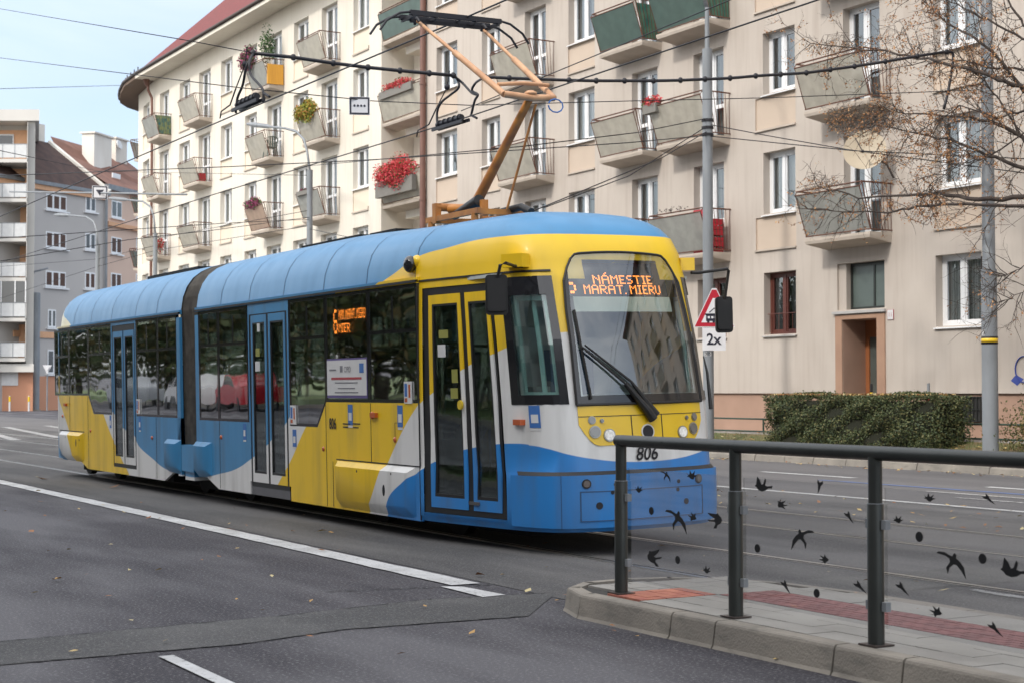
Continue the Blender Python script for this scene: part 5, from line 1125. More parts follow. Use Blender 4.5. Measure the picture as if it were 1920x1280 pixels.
for y0, y1 in ((374, 406), (443, 474), (511, 540), (580, 612)):
    dwin(hP, G, gb, A_, ux_, 206, 225, y0, y1, 2, y0 > 420); dwin(hP, G, gb, A_, ux_, 253, 268, y0 + 2, y1 + 2, 2, True)
b = MB(); zc = 1.46 + (735 - 426) / 3000 * 139; gb(b, 0, Ln, -.3, 0, zc, zc + .35); b.build('string_course', m_peach, hP)
for p0, p1, yt, d_ in ((173, 211, 248, 3.2), (214, 240, 258, 4.6)):
    c0, t0 = inter(p0, G(0, d_, 0), ux_); c1, _ = inter(p1 - 5, G(0, d_, 0), ux_); t0 -= d_; b = MB(); gb(b, c0, c1, d_, d_ + 1.2, ze, 1.46 + (735 - yt) / 3000 * (t0 + d_)); gb(b, c0 - .15, c1 + .15, d_ - .15, d_ + 1.35, 1.46 + (735 - yt) / 3000 * (t0 + d_), 1.6 + (735 - yt) / 3000 * (t0 + d_)); b.build('chimney', m_chim, hP)
c0, t0 = inter(220, G(0, 4.3, 0), ux_); t0 -= 4; b = MB(); p = G(c0, 4.3, 1.46 + (735 - 270) / 3000 * (t0 + 4)); b.disc(p, (G(0, -1, .3) - G(0, 0, 0)), .45, .08, 16); b.build('satellite_dish', m_gb, hP)
c0, t0 = inter(240, A_, ux_); b = MB(); gb(b, c0 - .8, c0 + .6, 1.2, 1.3, 1.46 + (735 - 333) / 3000 * t0, 1.46 + (735 - 324) / 3000 * t0); b.build('roof_window', m_white, hP)
# ------------------------------------------------------------------ poles and lamps
def pole(x, y, zb, ztop, r0, label, steps=None, group='steel poles along the far kerb'):
    h = empty('street_pole', (x, y, zb), label, 'pole', group); b = MB()
    pts = steps or [(zb, r0), (ztop, r0 * .85)]
    P = []; RR = []
    for i, (z, r) in enumerate(pts):
        if i and abs(RR[-1] - r) > .02: P.append((x, y, z - .05)); RR.append(RR[-1])
        P.append((x, y, z)); RR.append(r)
    b.tube(P, RR, 20); b.build('shaft', m_pole, h, auto=True); MB().tube([(x, y, zb - .05), (x, y, zb + .06)], [r0 * 1.5, r0 * 1.4], 16).build('base_collar', m_kerb, h); return h
def armlamp(h, pts, hd, m_=m_pole, r=.045):
    MB().tube(pts, r, 8).build('lamp_arm', m_, h, smooth=True); a, c = Vector(hd[0]), Vector(hd[1]); b = MB(); d = c - a
    b.tube([a, a + d * .15, a + d * .7, c], [.03, .085, .10, .05], 8); b.build('lamp_head', m_pole, h, auto=True)
q1 = atY(1328, 600, 21.9); x1 = q1.x
zz = lambda py, y, px: atY(px, py, y).z
pA = pole(x1, 21.9, .15, 12, .125, 'grey lamp pole behind the tram carrying the tram warning sign', [(.15, .125), (zz(92, 21.9, 1328), .115), (zz(92, 21.9, 1328) + .02, .055), (zz(15, 21.9, 1325), .05)])
t_ = atY(1325, 15, 21.9); MB().tube([t_, t_ + Vector((-.1, -.1, .7)), t_ + Vector((-.6, -.4, 1.3)), t_ + Vector((-1.3, -.8, 1.5))], .05, 8).build('lamp_arm', m_pole, pA, smooth=True)
for py in (226, 240, 253): z = zz(py, 21.9, 1328); MB().tube([(x1, 21.9, z - .03), (x1, 21.9, z + .03)], .14, 16).build('clamp_band', m_wire, pA)
q2 = atY(1857, 800, 21.9); x2 = q2.x
pB = pole(x2, 21.9, .15, 10.5, .145, 'thick grey traction pole with black and yellow band beside the tree', [(.15, .145), (zz(505, 21.9, 1857), .14), (zz(505, 21.9, 1857) + .02, .115), (10.6, .1)])
z = zz(638, 21.9, 1857)
MB().tube([(x2, 21.9, z - .07), (x2, 21.9, z + .07)], .1475, 20).build('black_band', m_blk, pB, smooth=True); MB().tube([(x2, 21.9, z - .035), (x2, 21.9, z + .035)], .1495, 20).build('yellow_band', m_yel, pB, smooth=True)
# small plates facing the camera
def faceplate(h, nm, c, w_, hgt, mt, txt=None, size=.1, off=.15, tm=None):
    d = (CAMP - c); d.z = 0; d.normalize(); ux = Vector((-d.y, d.x, 0)); ux = ux if ux.dot(RT) > 0 else -ux; p = c + d * off; b = MB(); b.obox(p, ux, (0, 0, 1), d, w_ / 2, hgt / 2, .004); o = b.build(nm, mt, h)
    if txt: b = MB(); textmb(b, txt, size, p + d * .007 + Vector((0, 0, -size * .36)), ux, (0, 0, 1), .001, .02, 0, 'CENTER'); b.build('plate_text', tm or m_txt, o)
    return o, p, ux, d
faceplate(pB, 'number_plate', Vector((x2 - .06, 21.9, zz(624, 21.9, 1857))), .17, .11, m_stw, "305", .1, .152)
faceplate(pB, 'warning_tag', Vector((x2 - .12, 21.9, zz(668, 21.9, 1857))), .09, .18, m_yel, None, off=.12)
faceplate(pA, 'number_plate', Vector((x1 - .02, 21.9, zz(663, 21.9, 1328))), .15, .1, m_stw, "305", .09, .13)
MB().tube([(x2 - .13, 21.85, zz(480, 21.9, 1857)), (x2 - .13, 21.85, zz(690, 21.9, 1857))], .012, 6).build('cable_run', m_blk, pB)
# warning sign on pole A
c = Vector((x1, 21.9, zz(590, 21.9, 1339))); d = Vector((-x1, -21.9, 0)).normalized(); ux = Vector((-d.y, d.x, 0)); ux = ux if ux.dot(RT) > 0 else -ux
sg = empty('warning_sign', c, 'red-bordered triangular tram warning sign with a white 2x plate under it', 'road sign')
D_ = (c - CAMP).length; s_ = D_ / 3000
def sp(px_, py_, off): return c + ux * (px_ - 1328) * s_ + Vector((0, 0, (590 - py_) * s_)) + d * (.15 + off)
m_sred = M("sign_red", (.45, .012, .03), .4); m_swh = M("sign_white", (.72, .72, .74), .4); m_sblk = M("sign_black", (.015, .015, .03), .4)
def tri(k, off): return [sp(1339 + (px_ - 1339) * k, 590 + (py_ - 590) * k, off) for px_, py_ in ((1303, 612), (1375, 612), (1343, 544), (1335, 544))]
MB().poly(tri(1.06, 0), d * .006).build('rim', m_swh, sg); MB().poly(tri(1.0, .006), d * .003).build('red_border', m_sred, sg); MB().poly(tri(.66, .009), d * .003).build('white_field', m_swh, sg)
b = MB(); u_ = 3000 / D_
def sbox(a0, b0, a1, b1, off): b.poly([sp(a0, b0, off), sp(a1, b0, off), sp(a1, b1, off), sp(a0, b1, off)], d * .002)
sbox(1324, 590, 1353, 602, .012); b.tube([sp(1330, 586, .014), sp(1339, 578, .014), sp(1347, 586, .014)], .012, 4); sbox(1322, 588, 1355, 591, .012)
for k in range(3): b.disc(sp(1328 + 10 * k, 603, .012), d, .03, .003, 12)
b.build('tram_symbol', m_sblk, sg); b = MB()
for k in range(4): sbox(1327 + 6.5 * k, 593, 1331 + 6.5 * k, 597, .015)
b.build('symbol_windows', m_swh, sg)
b = MB(); sbox(1317, 614, 1360, 656, 0); pl = b.build('distance_plate', m_swh, sg); b = MB(); textmb(b, "2x", .36, sp(1338, 645, .006), ux, (0, 0, 1), .001, .02, 0, 'CENTER', .9); b.build('plate_text', m_sblk, pl)
# lamp poles further left
x3 = atY(580, 600, 21.9).x; k3 = lambda px_, py_: atY(px_, py_, 21.9)
pC = pole(x3, 21.9, .15, k3(579, 320).z, .12, 'grey street lamp pole in front of the cream house, lamp arm curving left'); armlamp(pC, [(x3, 21.9, k3(579, 322).z), k3(576, 285), k3(570, 262), k3(556, 247), k3(535, 241), k3(505, 238)], (k3(508, 238), k3(464, 233)))
x4 = atY(291, 500, 21.9).x
pD = pole(x4, 21.9, .15, k3(290, 438).z, .115, 'grey street lamp pole near the left corner of the cream house'); armlamp(pD, [(x4, 21.9, k3(290, 440).z), k3(288, 405), k3(282, 388), k3(268, 378), k3(238, 375)], (k3(240, 375), k3(205, 372)))
x5 = atY(183, 500, 21.9).x
pE = pole(x5, 21.9, .15, k3(181, 460).z, .13, 'grey street lamp pole in front of the grey house'); armlamp(pE, [(x5, 21.9, k3(181, 462).z), k3(181, 432), k3(176, 416), k3(162, 407), k3(128, 404)], (k3(130, 404), k3(102, 403)))
p6 = atD(66, 766, 128); pF = pole(p6.x, p6.y, .05, atD(64, 548, 128).z, .3, 'tall pale pole standing in front of the white apartment block', [(.05, .32), (atD(64, 548, 128).z, .2)])
MB().tube([atD(62, 550, 128), atD(59, 525, 128), atD(64, 510, 128), atD(90, 503, 128)], .09, 6).build('lamp_arm', m_pole, pF, smooth=True)
ph = atD(88, 766, 126); gw = empty('give_way_sign', (ph.x, ph.y, 0), 'small white give way sign on a thin post by the orange ground floor', 'road sign'); b = MB(); b.tube([(ph.x, ph.y, 0), (ph.x, ph.y, 3.6)], .06, 6); b.build('post', m_pole, gw)
b = MB(); b.poly([atD(80, 684, 125.8), atD(97, 684, 125.8), atD(88.5, 701, 125.8)], FW * .05); b.build('sign_face', m_swh, gw); b = MB(); b.poly([atD(84, 686, 125.7), atD(93, 686, 125.7), atD(88.5, 695, 125.7)], FW * .05); b.build('sign_field', m_swh, gw)
bol0 = None
for px_, lab in ((18, 'slim red and yellow banded marker post, left one of two'), (54, 'slim red and yellow banded marker post, right one of two')):
    p = atD(px_, 767, 124); h = empty('marker_post', (p.x, p.y, 0), lab, 'marker post', 'marker posts by the terracotta wall'); MB().tube([(p.x, p.y, 0), (p.x, p.y, 1.2)], .07, 8).build('post', m_stw, h); MB().tube([(p.x, p.y, .75), (p.x, p.y, 1.15)], .08, 8).build('reflector_band', m_yel, h)
# ------------------------------------------------------------------ overhead line
def wire(name, pts, r, label, cat='wire', group=None, sag=0, mt=None):
    P = [Vector(p) for p in pts]
    if sag and len(P) == 2: a, c = P; P = [a.lerp(c, i / 12) - Vector((0, 0, sag * 4 * (i / 12) * (1 - i / 12))) for i in range(13)]
    b = MB(); b.tube(P, r, 5); o = b.build(name, mt or m_wire, loc=P[0], smooth=True); return tag(o, label, cat, group)
wire('contact_wire', [(-130, 8.35, 5.70), (-60, 8.35, 5.66), (-22.6, 8.35, 5.655), (-15.7, 8.35, 5.625), (8, 8.35, 5.7), (40, 8.35, 5.7)], .011, 'dark contact wire resting on the tram pantograph', 'contact wire')
wire('contact_wire', [(-130, 11.8, 5.8), (-33.9, 11.8, 5.82), (-22.5, 11.8, 5.76), (-13.7, 11.8, 5.84), (20, 11.8, 5.85)], .011, 'dark contact wire of the farther track, crossing behind the pantograph', 'contact wire')
wire('carrier_wire', [(-22.5, 11.95, 5.95), (-13.4, 12.0, 6.35), (6, 12.0, 6.6)], .008, 'thin carrier wire running up beside the farther contact wire', 'wire')
A2 = Vector((x2, 21.9, 0)); B2 = Vector((-22.6, 8.35, 0)); nP = Vector((-(B2 - A2).y, (B2 - A2).x, 0)).normalized()
def PLp(px_, py_): r = ray(px_, py_); t = (A2 - CAMP).dot(nP) / r.dot(nP); return CAMP + r * t
wire('span_wire', [PLp(1846, 169), PLp(1440, 184), PLp(1180, 190), PLp(880, 198), PLp(700, 190), PLp(450, 165), atD(0, 109, 45)], .008, 'long thin span wire from the banded pole across both tracks', 'span wire')
wire('span_wire', [PLp(475, 100), PLp(356, 77), atD(0, 17, 45)], .008, 'upper thin span wire crossing the sky at top left', 'span wire')
m_fit = M("line_fittings", (.02, .02, .028), .6, .3)
fc = empty('feeder_cable', PLp(1140, 151), 'thick black feeder cable with round clamps hanging across the street', 'cable')
main1 = [(475, 100), (550, 108), (625, 119), (690, 127), (750, 133), (805, 138), (850, 142)]; main2 = [(910, 145), (955, 147), (1010, 149), (1067, 151), (1118, 152), (1171, 152), (1225, 152), (1276, 151), (1322, 149), (1369, 147), (1417, 143), (1464, 140), (1512, 137), (1557, 131), (1602, 125), (1660, 116), (1720, 106), (1775, 98), (1787, 103), (1785, 130), (1778, 170), (1770, 205)]
b = MB(); b.tube([PLp(*p) for p in main1], .028, 8); b.tube(smooth([PLp(*p) for p in main2], 3), .026, 8); b.build('cable', m_cable, fc, smooth=True)
b = MB()
for p in main1 + main2[:-4]:
    w3 = PLp(*p); b.ball(w3, .052, .7, 1, 1, 8, 5)
build_each(b, 'cable_clamp', m_cable, fc, smooth=True)
b = MB()
def leads(pts, Y_): b.tube(smooth([PLp(*pts[0])] + [atY(*q, Y_) for q in pts[1:]]), .02, 7)
leads([(475, 100), (462, 125), (455, 160), (445, 185), (442, 213)], 8.35); leads([(475, 100), (468, 118), (470, 140), (485, 158), (493, 170), (494, 192)], 8.35)
leads([(850, 142), (858, 150), (860, 165), (845, 178), (828, 192), (820, 210), (820, 232)], 11.8); leads([(850, 142), (868, 157), (885, 175), (896, 178)], 11.8); leads([(910, 145), (893, 155), (885, 170), (896, 178), (890, 190), (884, 214)], 11.8)
build_each(b, 'connector_lead', m_cable, fc, smooth=True)
for yy, xs_, lb in ((8.35, -22.5, 'black section insulator on the nearer contact wire, in front of the cream house'), (11.8, -22.6, 'black section insulator on the farther contact wire, left of the pantograph arm')):
    h = empty('section_insulator', (xs_, yy, 5.7), lb, 'insulator', 'section insulators on the contact wires'); b = MB()
    b.bar((xs_ - .55, yy - .04, 5.72), (xs_ + .5, yy - .04, 5.72), .03, .05); b.bar((xs_ - .55, yy + .08, 5.74), (xs_ + .5, yy + .08, 5.74), .03, .05); b.build('runner', m_cable, h); b = MB(); b.tube([(xs_ - .45, yy, 5.79), (xs_ + .4, yy, 5.79)], [.04, .05], 10)
    for i in range(5): b.tube([(xs_ - .35 + .17 * i, yy, 5.79), (xs_ - .33 + .17 * i, yy, 5.79)], .065, 10)
    b.build('insulator_body', m_cable, h); b = MB(); b.tube([(xs_ - 1.2, yy, 5.7), (xs_ - 1.15, yy, 5.8), (xs_ - .75, yy, 5.84), (xs_ - .5, yy, 6.05)], .012, 6); b.tube([(xs_ + .9, yy, 5.7), (xs_ + .7, yy, 5.78)], .02, 6); b.tube([(xs_ - .5, yy, 6.05), (xs_ - .1, yy, 6.35), (xs_ - .02, yy, 6.6)], .01, 6); b.ball((xs_ - .1, yy, 6.35), .05); b.build('hanger', m_fit, h)
# signs hung on the wires
def hungsign(name, label, c, w_, h_, kind):
    h = empty(name, c, label, 'sign'); dd = Vector((.93, -.36, 0)).normalized(); u2 = Vector((-dd.y, dd.x, 0)); u2 = u2 if u2.dot(RT) > 0 else -u2; v2 = Vector((0, 0, 1)); b = MB(); b.obox(c, u2, v2, dd, w_ / 2, h_ / 2, .012); b.build('plate', m_swh, h); b = MB(); t2 = .035 * w_
    for s2 in (-1, 1): b.obox(c + u2 * s2 * w_ * .43 + dd * .014, u2, v2, dd, t2, h_ * .45, .003); b.obox(c + v2 * s2 * h_ * .43 + dd * .015, u2, v2, dd, w_ * .45, t2, .003)
    b.build('border', m_sblk, h); b = MB()
    if kind == 'dots':
        for i in range(4): b.disc(c + u2 * w_ * (-.24 + .16 * i) + dd * .012, dd, w_ * .055, .005, 12)
    else: b.poly([c + u2 * w_ * k * .26 + v2 * h_ * j + dd * .012 for k, j in ((-1, .2), (1, .2), (0, -.25))], dd * .004)
    b.build('symbol', m_sblk, h)
    return h
cS = PLp(674, 199); hs = (cS - CAMP).dot(FW) / 3000
hungsign('stop_marker_sign', 'white square sign with four dots in a row, hanging over the tracks', cS, 34 * hs * 1.15, 34 * hs, 'dots')
cT = k3(188, 362); hs = (cT - CAMP).dot(FW) / 3000
hungsign('traction_sign', 'white square sign with a black downward triangle, on the cross arm at left', cT + Vector((.12, -.05, 0)), 26 * hs * 1.1, 25 * hs, 'tri')
o = wire('cross_arm', [k3(18, 360), k3(180, 362), k3(350, 365)], .045, 'thin horizontal steel cross arm carrying the triangle sign', 'cross arm', mt=m_pole)
P1p = lambda py_: Vector((x1, 21.9, zz(py_, 21.9, 1328)))
P3p = lambda py_: Vector((x3, 21.9, zz(py_, 21.9, 579))); P4p = lambda py_: Vector((x4, 21.9, zz(py_, 21.9, 290))); P5p = lambda py_: Vector((x5, 21.9, zz(py_, 21.9, 183)))
GW = 'thin wires strung between the poles'
for lb, pts in (('thin wire running right from the sign pole towards the satellite dish', [P1p(233), atY(1440, 255, 22.2), atY(1590, 281, 22.6), atY(1960, 330, 23)]), ('lower thin wire running right from the sign pole', [P1p(255), atY(1600, 283, 22.4), atY(1960, 300, 22.8)]),
                ('thin wire slanting down left from the sign pole behind the tram roof', [P1p(246), atY(1240, 297, 19), atY(1000, 396, 14)]), ('second thin wire slanting down left from the sign pole', [P1p(236), atY(1180, 330, 19), atY(1020, 390, 15)]),
                ('thin wire from the sign pole left across the beige house', [P1p(222), atY(1195, 249, 19), atY(980, 275, 15), P3p(312)]), ('thin wire from the sign pole to the lamp pole by the cream house', [P1p(254), atY(1180, 268, 18), atY(700, 300, 14), atY(430, 313, 12), atY(0, 330, 9)]),
                ('thin wire from the cream house lamp pole down to the left edge', [P3p(408), atY(400, 432, 16), atY(240, 450, 13), atY(0, 490, 9)]), ('second thin wire from the cream house lamp pole to the left', [P3p(412), atY(420, 419, 17), atY(0, 447, 9)]),
                ('thin wire between the two lamp poles at the cream house', [P3p(424), P4p(470)]), ('upper thin wire between the two lamp poles at the cream house', [P3p(395), P4p(448)]), ('thin wire from the lamp pole by the corner to the left edge', [P4p(461), P5p(486), atD(0, 500, 90)]), ('lower thin wire from the lamp pole by the corner to the left edge', [P4p(470), P5p(500), atD(0, 560, 90)]),
                ('thin wire slanting from the cream house lamp pole to the tram roof', [P3p(430), atY(700, 455, 20)]), ('thin wire crossing the sky near the white block', [atD(0, 167, 60), atD(250, 160, 80)]), ('thin wire at the height of the white block balconies', [atY(0, 283, 9), P5p(322), P3p(330)])):
    wire('overhead_wire', pts, .011, lb, 'wire', GW)

# ------------------------------------------------------------------ railing on the platform
rl = empty('railing', (-8.70, 5.80, .155), 'dark grey tubular railing with glass panels and black bird silhouettes on the platform', 'railing')
POST = [(-8.70, 5.80), (-7.455, 5.768), (-6.265, 5.753), (-5.06, 5.74), (-3.86, 5.73), (-2.66, 5.72)]
b = MB(); b.tube([(-8.735, 5.80, 1.146), (-7.455, 5.768, 1.146), (-6.265, 5.753, 1.146), (-1.5, 5.71, 1.146)], .038, 24); b.build('handrail', m_rail_paint, rl, auto=True)
for x, y in POST:
    b = MB(); b.tube([(x, y, .155), (x, y, .88), (x, y, .88), (x, y, .885)], [.043, .043, .043, .041], 20); b.tube([(x, y, .88), (x, y, 1.13)], .036, 20); po = b.build('post', m_rail_paint, rl, auto=True)
    b = MB(); b.tube([(x, y, .885), (x, y, .889)], .0435, 20); b.build('sleeve_ring', m_pole, po)
    MB().obox((x, y, .162), (1, 0, 0), (0, 1, 0), (0, 0, 1), .065, .065, .004).build('foot_plate', m_gutter, po)
for i in range(len(POST) - 1):
    (xa, ya), (xb, yb) = POST[i], POST[i + 1]; ya += .012; yb += .012; b = MB(); b.poly([(xa + .055, ya, .25), (xb - .055, yb, .25), (xb - .055, yb, .97), (xa + .055, ya, .97)], (0, .008, 0)); gp = b.build('glass_panel', m_railglass, rl)
    b = MB()
    for z in (.36, .78):
        for x, y in ((xa + .06, ya), (xb - .06, yb)): b.box(x - .016, x + .016, y - .014, y + .02, z - .024, z + .024); pass
    build_each(b, 'glass_clamp', m_pole, rl)
    POST[i] = (xa, ya - .012, gp)
# bird silhouettes: outlines in units of one bird length
BIRD = {'swallow': [(-.5, .42), (-.42, .5), (-.25, .5), (-.05, .38), (.02, .36), (.05, .46), (.1, .5), (.14, .42), (.13, .3), (.25, .18), (.38, -.05), (.44, -.5), (.3, -.2), (.15, .02), (.05, .04), (-.08, -.12), (-.14, -.38), (-.18, -.12), (-.06, .12), (-.08, .26), (-.22, .36)],
        'wings': [(-.5, -.1), (-.42, .0), (-.36, .5), (-.22, .3), (-.12, .0), (-.02, .05), (.08, .42), (.14, .3), (.08, -.02), (.2, -.08), (.5, -.02), (.46, -.18), (.25, -.2), (.1, -.35), (-.1, -.42), (-.3, -.34), (-.4, -.18)],
        'small': [(-.5, .3), (-.3, .05), (-.22, .1), (-.12, .5), (.0, .1), (.1, .15), (.35, .4), (.2, .0), (.5, -.05), (.2, -.2), (.05, -.42), (-.15, -.35), (-.3, -.15), (-.5, -.1), (-.35, .02)],
        'slim': [(-.3, .3), (-.05, .25), (.0, .5), (.1, .3), (.12, .1), (.2, -.1), (.36, -.5), (.1, -.2), (-.02, -.02), (-.2, .1)]}
def bird(px_, py_, kind, size, rot=0, flip=1):
    p = atY(px_, py_, 5.775); seg = None
    for i in range(len(POST) - 1):
        if POST[i][0] <= p.x < POST[i + 1][0]: seg = i
    if seg is None: return
    xa, ya, gp = POST[seg]; yb = POST[seg + 1][1]; xb = POST[seg + 1][0]; Y_ = ya + .010 + (yb - ya) * (p.x - xa) / (xb - xa); S = size * .88 * (p - CAMP).dot(FW) / 3000; kx = 1.75
    if kind == 'oval': pts = [(math.cos(R(a)) * .5, math.sin(R(a)) * .5) for a in range(0, 360, 20)]; kx = 1.0
    else: pts = BIRD[kind]
    cr_, sr_ = math.cos(R(rot)), math.sin(R(rot)); P = [((x * flip) * cr_ - y * sr_, (x * flip) * sr_ + y * cr_) for x, y in pts]
    b = MB(); b.poly([(p.x + x * S * kx, Y_, p.z + z * S) for x, z in P], (0, -.0015, 0)); b.build('bird_silhouette' if kind != 'oval' else 'oval_silhouette', m_black, gp)
for a in ((1243, 893, 'swallow', 22, 0), (1294, 890, 'small', 22, 10), (1191, 917, 'small', 17, 0), (1215, 957, 'oval', 17), (1264, 978, 'swallow', 48, 0), (1295, 968, 'small', 20, 60), (1338, 975, 'wings', 34, 80, -1), (1222, 1046, 'wings', 36, -60), (1266, 1049, 'oval', 17), (1323, 1068, 'small', 17, 0),
          (1432, 908, 'wings', 34, 0), (1467, 945, 'small', 22, -50), (1540, 910, 'slim', 28, 20, -1), (1593, 968, 'slim', 26, 0), (1420, 1027, 'oval', 18), (1505, 1012, 'swallow', 46, 0, -1), (1547, 1047, 'small', 20, 90), (1472, 1098, 'slim', 28, 0), (1533, 1111, 'oval', 19), (1614, 1100, 'slim', 30, 15),
          (1748, 932, 'small', 20, 0), (1858, 935, 'slim', 26, 15), (1688, 973, 'small', 18, 10), (1728, 1005, 'oval', 22), (1790, 1058, 'swallow', 52, 0), (1848, 1046, 'oval', 22), (1908, 1065, 'wings', 44, 0), (1694, 1102, 'slim', 30, 10), (1760, 1145, 'small', 24, 70), (1870, 1178, 'slim', 32, 10)): bird(*a)

# ------------------------------------------------------------------ planting
def leafmat(name, cols, rough=.7):
    m = bpy.data.materials.new(name); m.use_nodes = True; n = m.node_tree; p = n.nodes['Principled BSDF']; k = n.links.new
    gi = n.nodes.new('ShaderNodeNewGeometry'); r = n.nodes.new('ShaderNodeValToRGB'); r.color_ramp.interpolation = 'CONSTANT'; e = r.color_ramp.elements
    for i, c_ in enumerate(cols):
        q = e[i] if i < 2 else e.new(i / len(cols)); q.position = i / len(cols); q.color = (*c_, 1)
    k(gi.outputs['Random Per Island'], r.inputs[0]); k(r.outputs[0], p.inputs['Base Color']); p.inputs['Roughness'].default_value = rough; return m
m_hedge = leafmat("hedge_leaves", [(.06, .085, .03), (.08, .10, .035), (.05, .07, .03), (.12, .13, .05), (.07, .09, .035), (.035, .055, .025), (.16, .15, .06)])
m_autumn = leafmat("autumn_leaves", [(.40, .19, .075), (.30, .13, .05), (.5, .29, .13), (.24, .12, .06), (.44, .24, .12)])
m_fallen = leafmat("fallen_leaves", [(.42, .25, .08), (.28, .12, .045), (.5, .36, .14), (.2, .1, .05), (.5, .42, .22)])
m_bark = M("bark", (.07, .055, .045), .9, c2=(.04, .03, .028), scale=8, amt=.9)
rn = random.Random(11)
b = MB(); hx0, hx1, hy0, hy1, hz0, hz1 = -27.85, -22.7, 22.4, 23.35, .38, 1.40
def hn(a, b_): return .08 * math.sin(a * 2.1 + b_ * 1.7) + .06 * math.sin(a * 5.3 - b_ * 4.1)
for i in range(26000):
    f = rn.random()
    if f < .55: x = rn.uniform(hx0, hx1); z = rn.uniform(hz0 - .15, hz1); y = hy0 + hn(x, z * 3) + abs(rn.gauss(0, .06))
    elif f < .8: x = rn.uniform(hx0, hx1); y = rn.uniform(hy0, hy1); z = hz1 + hn(x, y) * .6 - abs(rn.gauss(0, .05)) + (.04 if rn.random() < .03 else 0)
    elif f < .9: x = hx1 + hn(1, rn.random() * 3) - abs(rn.gauss(0, .08)) + .05; y = rn.uniform(hy0, hy1); z = rn.uniform(hz0 - .15, hz1)
    else: x = hx0 + abs(rn.gauss(0, .14)) - .1; y = rn.uniform(hy0, hy1); z = rn.uniform(hz0 - .15, hz1)
    b.leaf((x, y, z), rn.uniform(.018, .034), rn)
hg = empty('hedge', (-25, 22.9, .4), 'clipped dark green hedge in front of the house with fallen leaves on its top', 'hedge'); b.build('foliage', m_hedge, hg)
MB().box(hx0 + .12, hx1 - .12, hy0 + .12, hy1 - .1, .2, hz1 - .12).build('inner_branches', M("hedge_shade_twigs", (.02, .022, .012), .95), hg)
b = MB()
for i in range(1700): b.leaf((rn.uniform(hx0, hx1 - .3), rn.uniform(hy0, hy1), hz1 + .01 + rn.uniform(0, .02)), rn.uniform(.02, .035), rn)
b.build('leaf_litter', m_fallen, hg, kind='stuff')
b = MB(); sc_ = Vector((-20.2, 22.6, .75))
for i in range(3500):
    v = Vector((rn.gauss(0, .45), rn.gauss(0, .3), rn.gauss(0, .25))); b.leaf(sc_ + v, rn.uniform(.018, .035), rn)
shb = b.build('shrub', leafmat("shrub_leaves", [(.07, .08, .02), (.14, .13, .04), (.05, .06, .02), (.2, .15, .05)]), loc=sc_); tag(shb, 'loose yellow-green shrub at the right edge beside the banded pole', 'shrub')
# low green fence
fe = empty('low_fence', (-24, 23.7, .5), 'low dark green tubular fence along the pavement behind the hedge', 'fence'); m_gf = M("green_fence_paint", (.02, .05, .035), .5)
for z in (.84, .55): MB().tube([(-40, 23.65, z), (10, 23.65, z)], .02, 8).build('rail', m_gf, fe)
for i in range(20): MB().tube([(-40 + i * 2.1, 23.65, .35), (-40 + i * 2.1, 23.65, .85)], .022, 8).build('post', m_gf, fe)
for px_, lb, ma, mb_ in ((1741, 'short red and grey marker post standing behind the hedge', m_sred, m_pole), (1634, 'short yellow and black marker post behind the hedge before the door', m_yel, m_blk)):
    p = atY(px_, 735, 23.95); h = empty('marker_post', (p.x, p.y, .5), lb, 'marker post'); MB().tube([(p.x, p.y, .5), (p.x, p.y, p.z)], .035, 8).build('lower_section', ma, h); MB().tube([(p.x, p.y, p.z), (p.x, p.y, p.z + .19)], .03, 8).build('upper_section', mb_, h)
# leaves and grass tufts on the verge, leaves on the road
b = MB()
for i in range(9000):
    y = rn.uniform(21.8, 23.2); x = rn.uniform(-34, -8); z = lerp([(p_[0], p_[1]) for p_ in prof], y, 1) + .01
    b.add([(x, y, z), (x + rn.uniform(.008, .014), y, z), (x + rn.gauss(0, .02), y + rn.gauss(0, .02), z + rn.uniform(.04, .11))], [(0, 1, 2)])
gr_ = b.build('verge_grass', leafmat("grass_blades", [(.06, .10, .02), (.09, .12, .03), (.12, .11, .04), (.05, .08, .02)]), kind='stuff'); tag(gr_, 'short mixed grass on the verge behind the far kerb', 'grass')
b = MB()
def flat_leaf(mb, x, y, z, s): a = rn.uniform(0, 6.28); ca, sa = math.cos(a) * s, math.sin(a) * s; k_ = rn.uniform(.35, .6); mb.add([(x - ca, y - sa, z), (x + sa * k_, y - ca * k_, z + rn.uniform(0, s * .5)), (x + ca, y + sa, z + rn.uniform(0, s * .6)), (x - sa * k_, y + ca * k_, z + rn.uniform(0, s * .3))], [(0, 1, 2), (0, 2, 3)])
for i in range(2600): y = 21.85 + abs(rn.gauss(0, .7)); x = rn.uniform(-40, -8); flat_leaf(b, x, y, lerp([(p_[0], p_[1]) for p_ in prof], y, 1) + .03, rn.uniform(.03, .06))
for i in range(260): flat_leaf(b, rn.uniform(-40, -8), 21.45 - abs(rn.gauss(0, .25)), .016, rn.uniform(.03, .055))
for i in range(240): flat_leaf(b, rn.uniform(-30, -9), rn.uniform(12.4, 15.2), .02, rn.uniform(.03, .05))
for i in range(90): flat_leaf(b, rn.uniform(-26, -7.5), rn.uniform(2.2, 9.5), .02, rn.uniform(.02, .04))
for i in range(50): flat_leaf(b, rn.uniform(-60, -12), rn.uniform(2.5, 7.0), .02, rn.uniform(.03, .07))
for px_, py_, s in ((432, 993, .06), (604, 996, .06), (900, 1078, .06), (214, 913, .1), (80, 898, .1), (990, 1108, .05), (752, 1226, .025), (1148, 1172, .02), (1180, 1070, .03), (1335, 1005, .04), (1770, 1107, .045), (1458, 1236, .03), (1195, 1192, .025), (1785, 958, .06), (1410, 1000, .03)): p = atZ(px_, py_, .016); flat_leaf(b, p.x, p.y, .018, s)
